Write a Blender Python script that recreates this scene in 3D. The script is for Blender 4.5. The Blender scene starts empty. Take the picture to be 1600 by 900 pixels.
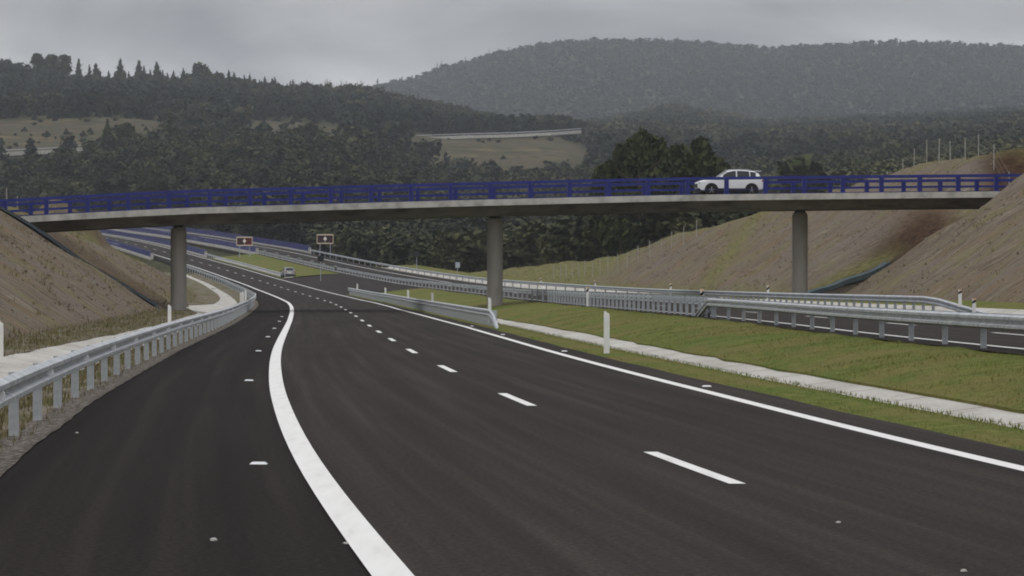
import bpy, math, random
import numpy as np
from math import sin, cos, pi, radians, hypot, atan2, exp

random.seed(11)
rng = np.random.default_rng(7)
scene = bpy.context.scene
COL = scene.collection
F = 4546.0      # focal length of the photograph in its own pixels
CAMH = 1.75
YH = 448.0

# ------------------------------------------------------------------ helpers
def interp(tab):
    xs = [t[0] for t in tab]; ys = [t[1] for t in tab]
    n = len(xs)
    h = [xs[i+1]-xs[i] for i in range(n-1)]
    d = [(ys[i+1]-ys[i])/h[i] for i in range(n-1)]
    m = [d[0]] + [0.5*(d[i-1]+d[i]) for i in range(1, n-1)] + [d[-1]]
    def fn(x):
        if x <= xs[0]: return ys[0] + d[0]*(x-xs[0])
        if x >= xs[-1]: return ys[-1] + d[-1]*(x-xs[-1])
        lo, hi = 0, n-1
        while hi-lo > 1:
            k = (lo+hi)//2
            if xs[k] <= x: lo = k
            else: hi = k
        t = (x-xs[lo])/h[lo]
        a, b = m[lo]*h[lo], m[lo+1]*h[lo]
        return ((2*t-3)*t*t+1)*ys[lo] + t*(1-t)*(1-t)*a + t*t*(3-2*t)*ys[lo+1] + t*t*(t-1)*b
    return fn

def lin(tab):
    xs = np.array([t[0] for t in tab], float); ys = np.array([t[1] for t in tab], float)
    return lambda x: float(np.interp(x, xs, ys))

def smooth(a, b, x):
    t = min(1, max(0, (x-a)/(b-a)))
    return t*t*(3-2*t)

def unp(px, py, Y):
    """photograph pixel at a known distance -> metres in the place"""
    return ((px-800)/F*Y, Y, CAMH-(py-YH)/F*Y)

class MB:
    def __init__(s):
        s.v = []; s.f = []; s.uv = None
    def add(s, vs, fs):
        b = len(s.v); s.v += [tuple(p) for p in vs]; s.f += [tuple(b+i for i in q) for q in fs]
    def box(s, c, d, rz=0.0, bevel=0):
        x, y, z = d[0]/2, d[1]/2, d[2]/2
        ca, sa = cos(rz), sin(rz)
        vs = []
        for (i, j, k) in ((-1,-1,-1),(1,-1,-1),(1,1,-1),(-1,1,-1),(-1,-1,1),(1,-1,1),(1,1,1),(-1,1,1)):
            a, b2 = i*x, j*y
            vs.append((c[0]+a*ca-b2*sa, c[1]+a*sa+b2*ca, c[2]+k*z))
        s.add(vs, [(3,2,1,0),(4,5,6,7),(0,1,5,4),(1,2,6,5),(2,3,7,6),(3,0,4,7)])
    def bar(s, p, q, w, h=None):
        """rectangular bar from p to q"""
        h = h or w
        p = np.array(p, float); q = np.array(q, float)
        d = (q-p)/np.linalg.norm(q-p)
        up = np.array((0, 0, 1.0)) if abs(d[2]) < .95 else np.array((0, 1.0, 0))
        a = np.cross(d, up); a /= np.linalg.norm(a); b = np.cross(a, d)
        vs = []
        for e in (p, q):
            for (i, j) in ((-1,-1),(1,-1),(1,1),(-1,1)):
                vs.append(e + a*i*w/2 + b*j*h/2)
        s.add(vs, [(3,2,1,0),(4,5,6,7),(0,1,5,4),(1,2,6,5),(2,3,7,6),(3,0,4,7)])
    def tube(s, pts, rad, n=8, cap=True):
        pts = [np.array(p, float) for p in pts]
        if not hasattr(rad, '__len__'): rad = [rad]*len(pts)
        base = len(s.v)
        for i, p in enumerate(pts):
            d = pts[min(i+1, len(pts)-1)]-pts[max(i-1, 0)]
            d = d/np.linalg.norm(d)
            up = np.array((0, 0, 1.0)) if abs(d[2]) < .9 else np.array((0, 1.0, 0))
            a = np.cross(d, up); a /= np.linalg.norm(a); b = np.cross(d, a)
            for k in range(n):
                t = 2*pi*k/n
                s.v.append(tuple(p+a*cos(t)*rad[i]+b*sin(t)*rad[i]))
        for i in range(len(pts)-1):
            for k in range(n):
                k2 = (k+1) % n
                s.f.append((base+i*n+k, base+i*n+k2, base+(i+1)*n+k2, base+(i+1)*n+k))
        if cap:
            s.f.append(tuple(base+k for k in range(n))[::-1])
            s.f.append(tuple(base+(len(pts)-1)*n+k for k in range(n)))
    def lathe(s, c, prof, n=16, axis='z'):
        base = len(s.v)
        for (r, h) in prof:
            for k in range(n):
                t = 2*pi*k/n
                if axis == 'z': s.v.append((c[0]+r*cos(t), c[1]+r*sin(t), c[2]+h))
                else: s.v.append((c[0]+r*cos(t), c[1]+h, c[2]+r*sin(t)))
        for i in range(len(prof)-1):
            for k in range(n):
                k2 = (k+1) % n
                s.f.append((base+i*n+k, base+i*n+k2, base+(i+1)*n+k2, base+(i+1)*n+k))
        s.f.append(tuple(base+k for k in range(n))[::-1])
        s.f.append(tuple(base+(len(prof)-1)*n+k for k in range(n)))
    def sweep(s, path, prof, close=True, caps=True):
        """path: list of (x,y,z,nx,ny) ; prof: (lateral, up) closed outline"""
        base = len(s.v); n = len(prof)
        for (x, y, z, nx, ny) in path:
            for (a, u) in prof: s.v.append((x+nx*a, y+ny*a, z+u))
        m = n if close else n-1
        for i in range(len(path)-1):
            for k in range(m):
                k2 = (k+1) % n
                s.f.append((base+i*n+k, base+i*n+k2, base+(i+1)*n+k2, base+(i+1)*n+k))
        if close and caps:
            s.f.append(tuple(base+k for k in range(n))[::-1])
            s.f.append(tuple(base+(len(path)-1)*n+k for k in range(n)))
    def mesh(s, name, mat, smooth_deg=None):
        me = bpy.data.meshes.new(name)
        me.from_pydata(s.v, [], s.f); me.update()
        if mat: me.materials.append(mat)
        import bmesh
        bm = bmesh.new(); bm.from_mesh(me); bmesh.ops.recalc_face_normals(bm, faces=bm.faces); bm.to_mesh(me); bm.free()
        if smooth_deg:
            me.polygons.foreach_set('use_smooth', [True]*len(me.polygons))
            me.set_sharp_from_angle(angle=radians(smooth_deg))
        return me
    def build(s, name, mat, parent=None, smooth_deg=None):
        return link(name, s.mesh(name, mat, smooth_deg), parent)

def link(name, me, parent=None):
    o = bpy.data.objects.new(name, me); COL.objects.link(o)
    if parent: o.parent = parent
    return o

def tag(o, label=None, cat=None, group=None, kind=None):
    if label: o['label'] = label
    if cat: o['category'] = cat
    if group: o['group'] = group
    if kind: o['kind'] = kind
    return o

def thing(name, label, cat, loc=(0,0,0), rz=0, group=None):
    o = bpy.data.objects.new(name, None); COL.objects.link(o)
    o.location = loc; o.rotation_euler = (0, 0, rz); o.empty_display_size = .2
    return tag(o, label, cat, group)

def copy_tree(o, parent=None):
    c = o.copy(); COL.objects.link(c)
    if parent: c.parent = parent
    for ch in list(o.children): copy_tree(ch, c)
    return c

# ------------------------------------------------------------------ materials
def mat(name, col, rough=.7, metal=0.0, spec=.3):
    m = bpy.data.materials.new(name); m.use_nodes = True
    b = m.node_tree.nodes['Principled BSDF']
    b.inputs['Base Color'].default_value = (*col, 1)
    b.inputs['Roughness'].default_value = rough
    b.inputs['Metallic'].default_value = metal
    b.inputs['Specular IOR Level'].default_value = spec
    return m

class NT:
    def __init__(s, m):
        s.t = m.node_tree; s.n = s.t.nodes; s.l = s.t.links
        s.b = s.n['Principled BSDF']
    def new(s, typ, **kw):
        n = s.n.new(typ)
        for k, v in kw.items(): setattr(n, k, v)
        return n
    def mapping(s, scale, src='Object', rot=(0,0,0)):
        if src == 'UV':
            tc = s.new('ShaderNodeTexCoord').outputs['UV']
        else: tc = s.new('ShaderNodeTexCoord').outputs[src]
        mp = s.new('ShaderNodeMapping'); mp.inputs['Scale'].default_value = scale; mp.inputs['Rotation'].default_value = rot
        s.l.new(tc, mp.inputs['Vector']); return mp.outputs[0]
    def noise(s, vec, scale, detail=4, rough=.55, dist=0):
        n = s.new('ShaderNodeTexNoise'); n.inputs['Scale'].default_value = scale
        n.inputs['Detail'].default_value = detail; n.inputs['Roughness'].default_value = rough
        n.inputs['Distortion'].default_value = dist
        s.l.new(vec, n.inputs['Vector']); return n.outputs['Fac']
    def ramp(s, fac, stops):
        r = s.new('ShaderNodeValToRGB'); e = r.color_ramp.elements
        while len(e) < len(stops): e.new(.5)
        for i, (p, c) in enumerate(stops):
            e[i].position = p; e[i].color = (*c, 1) if len(c) == 3 else c
        s.l.new(fac, r.inputs[0]); return r.outputs[0]
    def mix(s, fac, a, b, mode='MIX'):
        n = s.new('ShaderNodeMix', data_type='RGBA', blend_type=mode)
        for sock, v in ((n.inputs[0], fac), (n.inputs[6], a), (n.inputs[7], b)):
            if isinstance(v, (int, float)): sock.default_value = v
            elif isinstance(v, tuple): sock.default_value = (*v, 1)
            else: s.l.new(v, sock)
        return n.outputs[2]
    def math(s, op, a, b=0.0):
        n = s.new('ShaderNodeMath', operation=op)
        for sock, v in ((n.inputs[0], a), (n.inputs[1], b)):
            if isinstance(v, (int, float)): sock.default_value = v
            else: s.l.new(v, sock)
        return n.outputs[0]
    def color(s, c): s.l.new(c, s.b.inputs['Base Color'])
    def bump(s, h, strength=.3, dist=.05):
        b = s.new('ShaderNodeBump'); b.inputs['Strength'].default_value = strength; b.inputs['Distance'].default_value = dist
        s.l.new(h, b.inputs['Height']); s.l.new(b.outputs[0], s.b.inputs['Normal'])
    def attr(s, name): 
        a = s.new('ShaderNodeAttribute'); a.attribute_name = name; return a

M = {}
def noisy(name, stops, scale, rough=.8, spec=.2, bump=0, bscale=None, vscale=(1,1,1), metal=0, detail=5):
    m = mat(name, stops[0][1], rough, metal, spec); t = NT(m)
    v = t.mapping(vscale)
    t.color(t.ramp(t.noise(v, scale, detail), stops))
    if bump: t.bump(t.noise(v, bscale or scale*4, 4), bump, .03)
    M[name] = m; return m

def asphalt(name, base):
    m = mat(name, (base,)*3, .95, 0, .05); t = NT(m)
    uv = t.mapping((1, 1, 1), 'UV')
    st = t.mapping((1.0, .012, 1), 'UV')
    streak = t.noise(st, 2.6, 6, .6)
    big = t.noise(t.mapping((.25, .06, 1), 'UV'), 1.0, 4)
    fine = t.noise(uv, 19, 4, .85)
    patch = t.noise(t.mapping((.35, .18, 1), 'UV'), 1.3, 3)
    k = base
    c = t.ramp(streak, [(.30, (k*.58, k*.49, k*.43)), (.5, (k*1.0, k*.865, k*.77)), (.68, (k*1.78, k*1.55, k*1.38))])
    c = t.mix(.5, c, t.ramp(big, [(.3, (k*.82, k*.74, k*.69)), (.7, (k*1.2, k*1.09, k*1.02))]))
    c = t.mix(t.math('MULTIPLY', t.ramp(patch, [(.52, (0,0,0)), (.72, (1,1,1))]), .22), c, (k*1.25, k*.98, k*.98))
    c = t.mix(.75, c, t.ramp(fine, [(.37, (.50,.50,.50)), (.5, (1,1,1)), (.63, (1.65,1.62,1.6))]), 'MULTIPLY')
    t.color(c); t.bump(fine, .35, .012)
    M[name] = m; return m
asphalt('asphalt', .036)
asphalt('shoulder_asphalt', .0215)
noisy('line_paint', [(.28, (.66,.655,.63)), (.42, (.745,.745,.72)), (.6, (.785,.785,.76)), (.8, (.81,.81,.785))], 5.0, .6, vscale=(1.6,.16,1), detail=8)
noisy('galvanised', [(.3, (.30,.325,.35)), (.5, (.44,.47,.495)), (.72, (.58,.60,.62))], 3.5, .45, .5, metal=.25)
noisy('concrete', [(.25, (.26,.245,.22)), (.5, (.39,.37,.335)), (.75, (.48,.455,.42))], .9, .85, .2, .2, 6, (1,1,.25))
noisy('edge_concrete', [(.3, (.31,.30,.27)), (.5, (.46,.45,.415)), (.7, (.56,.545,.505))], 1.4, .85, .2, .2, 6)
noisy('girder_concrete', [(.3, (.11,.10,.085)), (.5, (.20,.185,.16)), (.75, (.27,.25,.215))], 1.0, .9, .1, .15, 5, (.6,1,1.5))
def ditch_mat():
    m = mat('ditch_concrete', (.45,.44,.41), .85, 0, .2); t = NT(m)
    v = t.mapping((1,.3,1))
    c = t.ramp(t.noise(v, .7, 6), [(.3, (.36,.345,.31)), (.5, (.46,.445,.41)), (.7, (.53,.52,.485))])
    c = t.mix(t.ramp(t.noise(v, 3.1, 5), [(.56, (0,0,0)), (.74, (.6,.6,.6))]), c, (.30,.275,.22))
    c = t.mix(.55, c, t.ramp(t.noise(v, 14, 5, .8), [(.3, (.62,.6,.55)), (.5, (1,1,1)), (.75, (1.2,1.2,1.2))]), 'MULTIPLY')
    wv = t.new('ShaderNodeTexWave', wave_type='BANDS', bands_direction='Y'); wv.inputs['Scale'].default_value = .26; wv.inputs['Distortion'].default_value = .15
    t.l.new(v, wv.inputs['Vector'])
    c = t.mix(t.ramp(wv.outputs['Fac'], [(.0, (.8,.8,.8)), (.004, (0,0,0))]), c, (.16,.11,.065))
    t.color(c); t.bump(t.noise(v, 9, 4), .3, .02); M['ditch_concrete'] = m
ditch_mat()
noisy('blue_paint', [(.3, (.012,.019,.165)), (.6, (.016,.026,.215)), (.8, (.022,.034,.25))], 2.0, .38, .5)
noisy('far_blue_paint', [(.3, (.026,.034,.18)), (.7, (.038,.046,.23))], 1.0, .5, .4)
M['white_plastic'] = mat('white_plastic', (.80,.80,.78), .45, 0, .4)
M['black_plastic'] = mat('black_plastic', (.012,.012,.013), .5)
M['reflector'] = mat('reflector', (.82,.84,.86), .2, 0, .6)
M['amber_reflector'] = mat('amber_reflector', (.75,.36,.08), .3, 0, .5)
M['rubber'] = mat('rubber', (.012,.012,.012), .8)
M['car_white'] = mat('car_white', (.80,.81,.83), .22, 0, .6)
M['car_silver'] = mat('car_silver', (.36,.37,.38), .35, .2, .6)
M['glass'] = mat('glass', (.012,.015,.017), .10, 0, .45)
M['trim_black'] = mat('trim_black', (.015,.015,.016), .55)
M['alloy'] = mat('alloy', (.45,.46,.48), .3, .7)
M['lamp_glass'] = mat('lamp_glass', (.75,.77,.80), .12, 0, .7)
M['tail_red'] = mat('tail_red', (.30,.012,.010), .2, 0, .6)
M['sign_red'] = mat('sign_red', (.10,.010,.009), .5)
M['sign_dark'] = mat('sign_dark', (.02,.012,.012), .5)
M['sign_cream'] = mat('sign_cream', (.74,.60,.46), .55)
M['sign_white'] = mat('sign_white', (.80,.77,.72), .5)
M['sign_back'] = mat('sign_back', (.02,.02,.021), .6)
M['sign_grey'] = mat('sign_grey', (.40,.43,.46), .5, .2)
noisy('fence_wood', [(.3, (.28,.27,.245)), (.7, (.44,.43,.39))], 4, .8)
M['wire'] = mat('wire', (.30,.30,.29), .6, .3)
noisy('bark', [(.3, (.05,.038,.028)), (.7, (.11,.085,.06))], 3, .95, .1, .6, 10, (1,1,.3))
noisy('channel_plastic', [(.3, (.020,.027,.033)), (.7, (.038,.048,.055))], 1.5, .6)
noisy('blue_channel', [(.3, (.28,.39,.44)), (.7, (.42,.53,.57))], 1.5, .6)
noisy('mesh_fabric', [(.3, (.10,.11,.10)), (.7, (.16,.165,.15))], 2, .9)

def slope_mat(name='slope_soil', band=False):
    m = mat(name, (.15,.12,.09), .95, 0, .08); t = NT(m)
    v = t.mapping((.30, 1.35, .30), rot=(0,0,radians(8)))
    streak = t.noise(v, 1.5, 7, .65, .6)
    v2 = t.mapping((.09, .5, .09), rot=(0,0,radians(5)))
    streak2 = t.noise(v2, 1.3, 4, .55, .4)
    vv = t.mapping((1,1,1))
    big = t.noise(vv, .16, 4)
    clump = t.noise(vv, 1.9, 6, .7)
    c = t.ramp(streak, [(.30, (.052,.040,.027)), (.45, (.130,.103,.073)), (.57, (.180,.147,.110)), (.72, (.34,.295,.235))])
    c = t.mix(t.ramp(streak2, [(.5, (0,0,0)), (.64, (.6,.6,.6))]), c, (.180,.147,.117))
    c = t.mix(t.ramp(big, [(.48, (0,0,0)), (.66, (.6,.6,.6))]), c, (.175,.118,.062))
    c = t.mix(t.ramp(t.noise(vv, .33, 5), [(.50, (0,0,0)), (.64, (.65,.65,.65))]), c, (.16,.148,.072))
    c = t.mix(t.ramp(t.noise(t.mapping((.5,.8,.5)), .24, 5), [(.5, (0,0,0)), (.62, (.7,.7,.7))]), c, (.165,.140,.118))
    c = t.mix(.7, c, t.ramp(t.noise(vv, 6.5, 5, .8), [(.3, (.5,.48,.46)), (.5, (1,1,1)), (.7, (1.45,1.45,1.42))]), 'MULTIPLY')
    c = t.mix(t.ramp(clump, [(.34, (.75,.75,.75)), (.44, (0,0,0))]), c, (.055,.045,.032))
    # exposed red-brown earth where the attribute says the ground is freshly dug
    a = t.attr('soil'); 
    dug = t.ramp(clump, [(.3, (.022,.013,.008)), (.5, (.055,.031,.018)), (.65, (.085,.050,.028)), (.8, (.16,.105,.062))])
    c = t.mix(a.outputs['Fac'], c, dug)
    g = t.attr('green')
    gr = t.ramp(t.noise(vv, 2.4, 5), [(.32, (.075,.082,.026)), (.52, (.145,.140,.048)), (.7, (.25,.215,.105))])
    c = t.mix(g.outputs['Fac'], c, gr)
    t.color(c); t.bump(t.math('ADD', streak, clump), .55, .16); M[name] = m
slope_mat()

def ground_mat():
    m = mat('ground_cover', (.06,.06,.03), .95, 0, .05); t = NT(m)
    v = t.mapping((1,1,1))
    c = t.ramp(t.noise(v, .06, 6), [(.3, (.030,.034,.018)), (.5, (.050,.052,.026)), (.7, (.085,.075,.042))])
    a = t.attr('bare')
    e = t.ramp(t.noise(t.mapping((.4,1,1.6)), .05, 6), [(.3, (.070,.054,.038)), (.45, (.108,.083,.058)), (.55, (.075,.070,.038)), (.7, (.19,.135,.082))])
    c = t.mix(a.outputs['Fac'], c, e)
    c = t.mix(t.math('MULTIPLY', a.outputs['Fac'], t.ramp(t.noise(v, .11, 6, .7), [(.46, (0,0,0)), (.58, (.9,.9,.9))])), c, (.045,.050,.028))
    t.color(c); M['ground_cover'] = m
ground_mat()

def grass_mat():
    m = mat('grass_turf', (.07,.08,.02), .95, 0, .08); t = NT(m)
    v = t.mapping((1,1,1))
    c = t.ramp(t.noise(v, 3.0, 6, .65), [(.28, (.046,.062,.013)), (.45, (.095,.122,.026)), (.58, (.145,.157,.038)), (.75, (.21,.18,.068))])
    c = t.mix(t.ramp(t.noise(t.mapping((.6,.3,1)), .55, 4), [(.40, (0,0,0)), (.62, (.8,.8,.8))]), c, (.165,.135,.052))
    c = t.mix(t.ramp(t.noise(t.mapping((.5,.22,1)), .8, 4), [(.52, (0,0,0)), (.68, (.75,.75,.75))]), c, (.075,.130,.023))
    c = t.mix(.6, c, t.ramp(t.noise(v, 30, 4, .8), [(.3, (.45,.45,.4)), (.5, (1,1,1)), (.72, (1.5,1.45,1.3))]), 'MULTIPLY')
    t.color(c); t.bump(t.noise(v, 9, 5, .7), .7, .06); M['grass_turf'] = m
    m = mat('dry_verge', (.12,.10,.07), .95, 0, .08); t = NT(m)
    v = t.mapping((1,1,1))
    v = t.mapping((1, .3, 1))
    c = t.ramp(t.noise(v, 2.6, 6, .7), [(.3, (.085,.072,.048)), (.48, (.155,.135,.10)), (.62, (.22,.195,.155)), (.8, (.31,.28,.23))])
    c = t.mix(.8, c, t.ramp(t.noise(v, 24, 5, .85), [(.3, (.35,.33,.3)), (.5, (1,1,1)), (.72, (1.7,1.65,1.55))]), 'MULTIPLY')
    c = t.mix(t.ramp(t.noise(v, .9, 5), [(.45, (0,0,0)), (.6, (.85,.85,.85))]), c, (.085,.085,.030))
    t.color(c); t.bump(t.noise(v, 12, 5, .7), .6, .04); M['dry_verge'] = m
grass_mat()

def leaf_mat(name, c0, c1, c2):
    m = mat(name, c1, .8, 0, .12); t = NT(m)
    a = t.attr('tint')
    c = t.ramp(a.outputs['Fac'], [(.0, c0), (.5, c1), (1., c2)])
    t.color(c); M[name] = m
leaf_mat('wood_leaves', (.018,.024,.015), (.048,.056,.026), (.105,.102,.048))
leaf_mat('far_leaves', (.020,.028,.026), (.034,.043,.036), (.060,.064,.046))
leaf_mat('hill_leaves', (.012,.018,.014), (.033,.040,.024), (.088,.086,.044))
leaf_mat('pine_needles', (.016,.022,.011), (.040,.050,.019), (.085,.095,.032))
leaf_mat('grass_blades', (.085,.125,.022), (.15,.175,.042), (.28,.24,.10))
leaf_mat('straw_blades', (.06,.065,.018), (.14,.115,.05), (.27,.215,.12))

# ------------------------------------------------------------------ alignment of the two carriageways
LT = [(0,5.25,0),(14,3.40,0),(28.4,1.71,0),(45.3,.05,0),(62.3,-1.41,0),(79.2,-2.74,0),(96.2,-3.98,0),(113.1,-5.18,0),(130.1,-6.38,.01),
 (147,-7.57,.04),(164,-8.8,.09),(180.9,-10.03,.13),(197.9,-11.32,.18),(214.8,-12.62,.25),(231.8,-14.02,.32),(248.7,-15.5,.41),
 (265.6,-17.1,.48),(282.6,-18.9,.62),(299.4,-20.8,.79),(316.3,-22.75,.96),(333.2,-24.8,1.17),(350.1,-26.95,1.4),(366.9,-29.1,1.66),
 (383.8,-31.3,1.94),(400.6,-33.65,2.25),(417.4,-36.15,2.61),(434.2,-38.8,3.0),(451,-41.6,3.46),(467.8,-44.45,3.94),(484.5,-47.4,4.45),
 (501.2,-50.5,5.0),(517.9,-53.75,5.57),(534.6,-57.15,6.16),(551.2,-60.6,6.79),(567.8,-64.2,7.46),(584.4,-67.95,8.16),(601,-71.8,8.9),
 (617.5,-75.8,9.67),(634,-79.9,10.47),(700,-97.5,13.4),(800,-128,17.6),(900,-163,21.6)]
_XL = interp([(a, b) for a, b, c in LT]); _ZL = interp([(a, c) for a, b, c in LT])
def XL(Y): return _XL(min(Y, 900))
def ZL(Y): return _ZL(min(Y, 900)) if Y > 0 else 0
sep = interp([(0,13.5),(20,14.05),(40,14.6),(58,15.1),(77,15.7),(93,16.25),(110,16.55),(130,16.7),(227,17.1),(355,17.4),(589,18),(900,18.4)])
def XR(Y): return XL(Y)+sep(min(Y, 900))
_ZR = interp([(0,.44),(40,.46),(77,.50),(110,.60),(164,.70),(227,.92),(290,1.40),(355,2.14),(421,3.42),(489,5.35),(545,7.45),(589,9.26),(640,11.3),(700,13.9),(800,18.0),(900,22)])
def ZR(Y): return _ZR(min(Y, 900))
TR = lin([(0,2.75),(20,3.0),(36,3.25),(48,3.45),(97,3.9),(128,4.1),(200,3.7),(300,3.5),(900,3.5)])
def head(fX, Y): return (fX(Y+2)-fX(Y-2))/4.0
def frame(fX, Y):
    h = head(fX, Y); n = hypot(1, h)
    return (1/n, -h/n, n)          # unit normal pointing right, stretch

def stations(a, b, near=2.0, far=8.0):
    out = [a]; y = a
    while y < b-1e-6:
        st = near + (far-near)*min(1, y/500.)
        y = min(b, y+st); out.append(y)
    return out

def at_left(Y, t, dz=0): return (XL(Y)+t*frame(XL, Y)[2], Y, ZL(Y)+dz)
def at_right(Y, t, dz=0): return (XR(Y)+t*frame(XR, Y)[2], Y, ZR(Y)+dz)

def ribbon(name, mate, ys, cols, parent=None, attrs=None, kind='structure', label=None):
    """cols: functions Y -> (x,y,z); a sheet through them, UV = (metres across, metres along)"""
    v = []; uv = []; n = len(cols)
    for Y in ys:
        for c in cols:
            p = c(Y); v.append(p); uv.append((p[0]-XL(Y), Y))
    f = []
    for i in range(len(ys)-1):
        for k in range(n-1):
            a = i*n+k; f.append((a, a+1, a+n+1, a+n))
    me = bpy.data.meshes.new(name); me.from_pydata(v, [], f)
    ul = me.uv_layers.new(name='UVMap')
    idx = np.empty(len(me.loops), np.int32); me.loops.foreach_get('vertex_index', idx)
    ul.data.foreach_set('uv', np.array(uv, np.float32)[idx].ravel())
    me.materials.append(mate); me.update()
    o = link(name, me, parent)
    if not parent: tag(o, label, None, None, kind)
    return o

# ------------------------------------------------------------------ natural ground
UT = [-900, 0, 150, 330, 450, 560, 640, 700, 790, 870, 930, 1050, 1200, 1400, 1600, 2500]
YT = [600, 750, 900, 1050, 1200, 1320, 1420, 1600, 1800, 2050, 2350, 2700, 3300, 4000, 4600, 5200, 7600]
PY = {
-900:[410,360,330,300,250,225,195,165,135,90,130,190,230,180,150,190,300],
0:   [410,372,336,314,244,215,186,180,152,117,150,200,230,180,150,190,300],
150: [410,368,328,290,243,222,184,178,156,143,150,200,230,180,150,190,300],
330: [412,362,315,272,242,220,198,184,164,140,155,200,230,190,155,190,300],
450: [415,365,318,275,246,230,208,186,172,154,165,205,230,195,160,190,300],
560: [418,375,330,285,244,226,216,198,176,157,178,208,230,195,146,190,300],
640: [420,385,345,305,268,245,218,207,190,172,188,210,225,180,128,180,300],
700: [422,392,360,328,292,262,224,213,200,186,195,212,220,165,109,165,300],
790: [424,396,366,334,298,266,226,213,210,213,216,215,205,140,85,140,300],
870: [424,396,366,334,298,266,226,213,212,216,216,214,200,130,70,125,300],
930: [422,392,360,325,290,270,252,232,222,216,212,204,204,128,67,120,300],
1050:[405,370,345,318,292,270,252,236,224,212,198,180,204,128,69,122,300],
1200:[390,345,325,305,285,265,252,240,230,222,214,204,206,132,80,128,300],
1400:[370,330,305,285,265,252,244,232,222,212,204,196,200,126,70,122,300],
1600:[350,300,280,262,248,238,230,220,210,202,196,186,194,130,78,126,300],
2500:[330,280,262,250,238,226,215,200,184,190,190,190,180,126,65,122,300]}
ZT = np.array([[CAMH+(YH-PY[u][j])*YT[j]/F for j in range(len(YT))] for u in UT])
def far_ground(X, Y):
    u = 800+F*X/max(Y, 1)
    Yc = min(max(Y, YT[0]), YT[-1]); uc = min(max(u, UT[0]), UT[-1])
    j = min(int(np.searchsorted(YT, Yc, 'right'))-1, len(YT)-2); i = min(int(np.searchsorted(UT, uc, 'right'))-1, len(UT)-2)
    ty = (Yc-YT[j])/(YT[j+1]-YT[j]); tu = (uc-UT[i])/(UT[i+1]-UT[i])
    tu = tu*tu*(3-2*tu)*.6+tu*.4
    return (ZT[i,j]*(1-tu)+ZT[i+1,j]*tu)*(1-ty)+(ZT[i,j+1]*(1-tu)+ZT[i+1,j+1]*tu)*ty
NLt = lin([(0,10.5),(170,9.6),(188,8.2),(206,7.2),(230,5.9),(290,4.6),(350,2.2),(420,-1.5),(520,-4),(700,-4)])
NRt = lin([(0,15),(185,14),(206,11.9),(245,11.5),(268,9.7),(290,8.0),(330,6.3),(360,5.1),(400,4.3),(450,3.4),(520,-2),(700,-2)])
BA = radians(6.5)                       # the bridge's skew
BX0, BY0 = -1.1, 187.0                  # its near parapet passes here
def bridge_y(X): return BY0+(X-BX0)*math.tan(BA)
bridge_top = interp([(-38,6.85),(-32.3,7.25),(-26,7.62),(-20.3,7.91),(-14.8,8.08),(-1.2,8.50),(12,8.85),(19,8.96),(32.7,9.15),(38,9.18)])       # top of the parapet
def wob(X, Y, s):
    return (sin(X*.9*s+1.3*sin(Y*.37*s))+sin(Y*.71*s+1.7*sin(X*.53*s)))*.5
def natural(X, Y, side):
    n = NLt(Y) if side < 0 else NRt(Y)
    if side < 0:
        n += 2.2*exp(-((X+41)/2.5)**2-((Y-231)/7.)**2)
    n += .25*wob(X, Y, .35)
    w = smooth(430, 620, Y)
    return n*(1-w)+far_ground(X, Y)*w if w > 0 else n
def ditch_foot(Y, side):
    """distance from the asphalt edge to the foot of the cut slope"""
    if side < 0: return 5.2
    return lin([(0,4.4),(110,4.6),(190,8.2),(230,7.4),(330,5.5),(500,5.5)])(Y)
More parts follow.
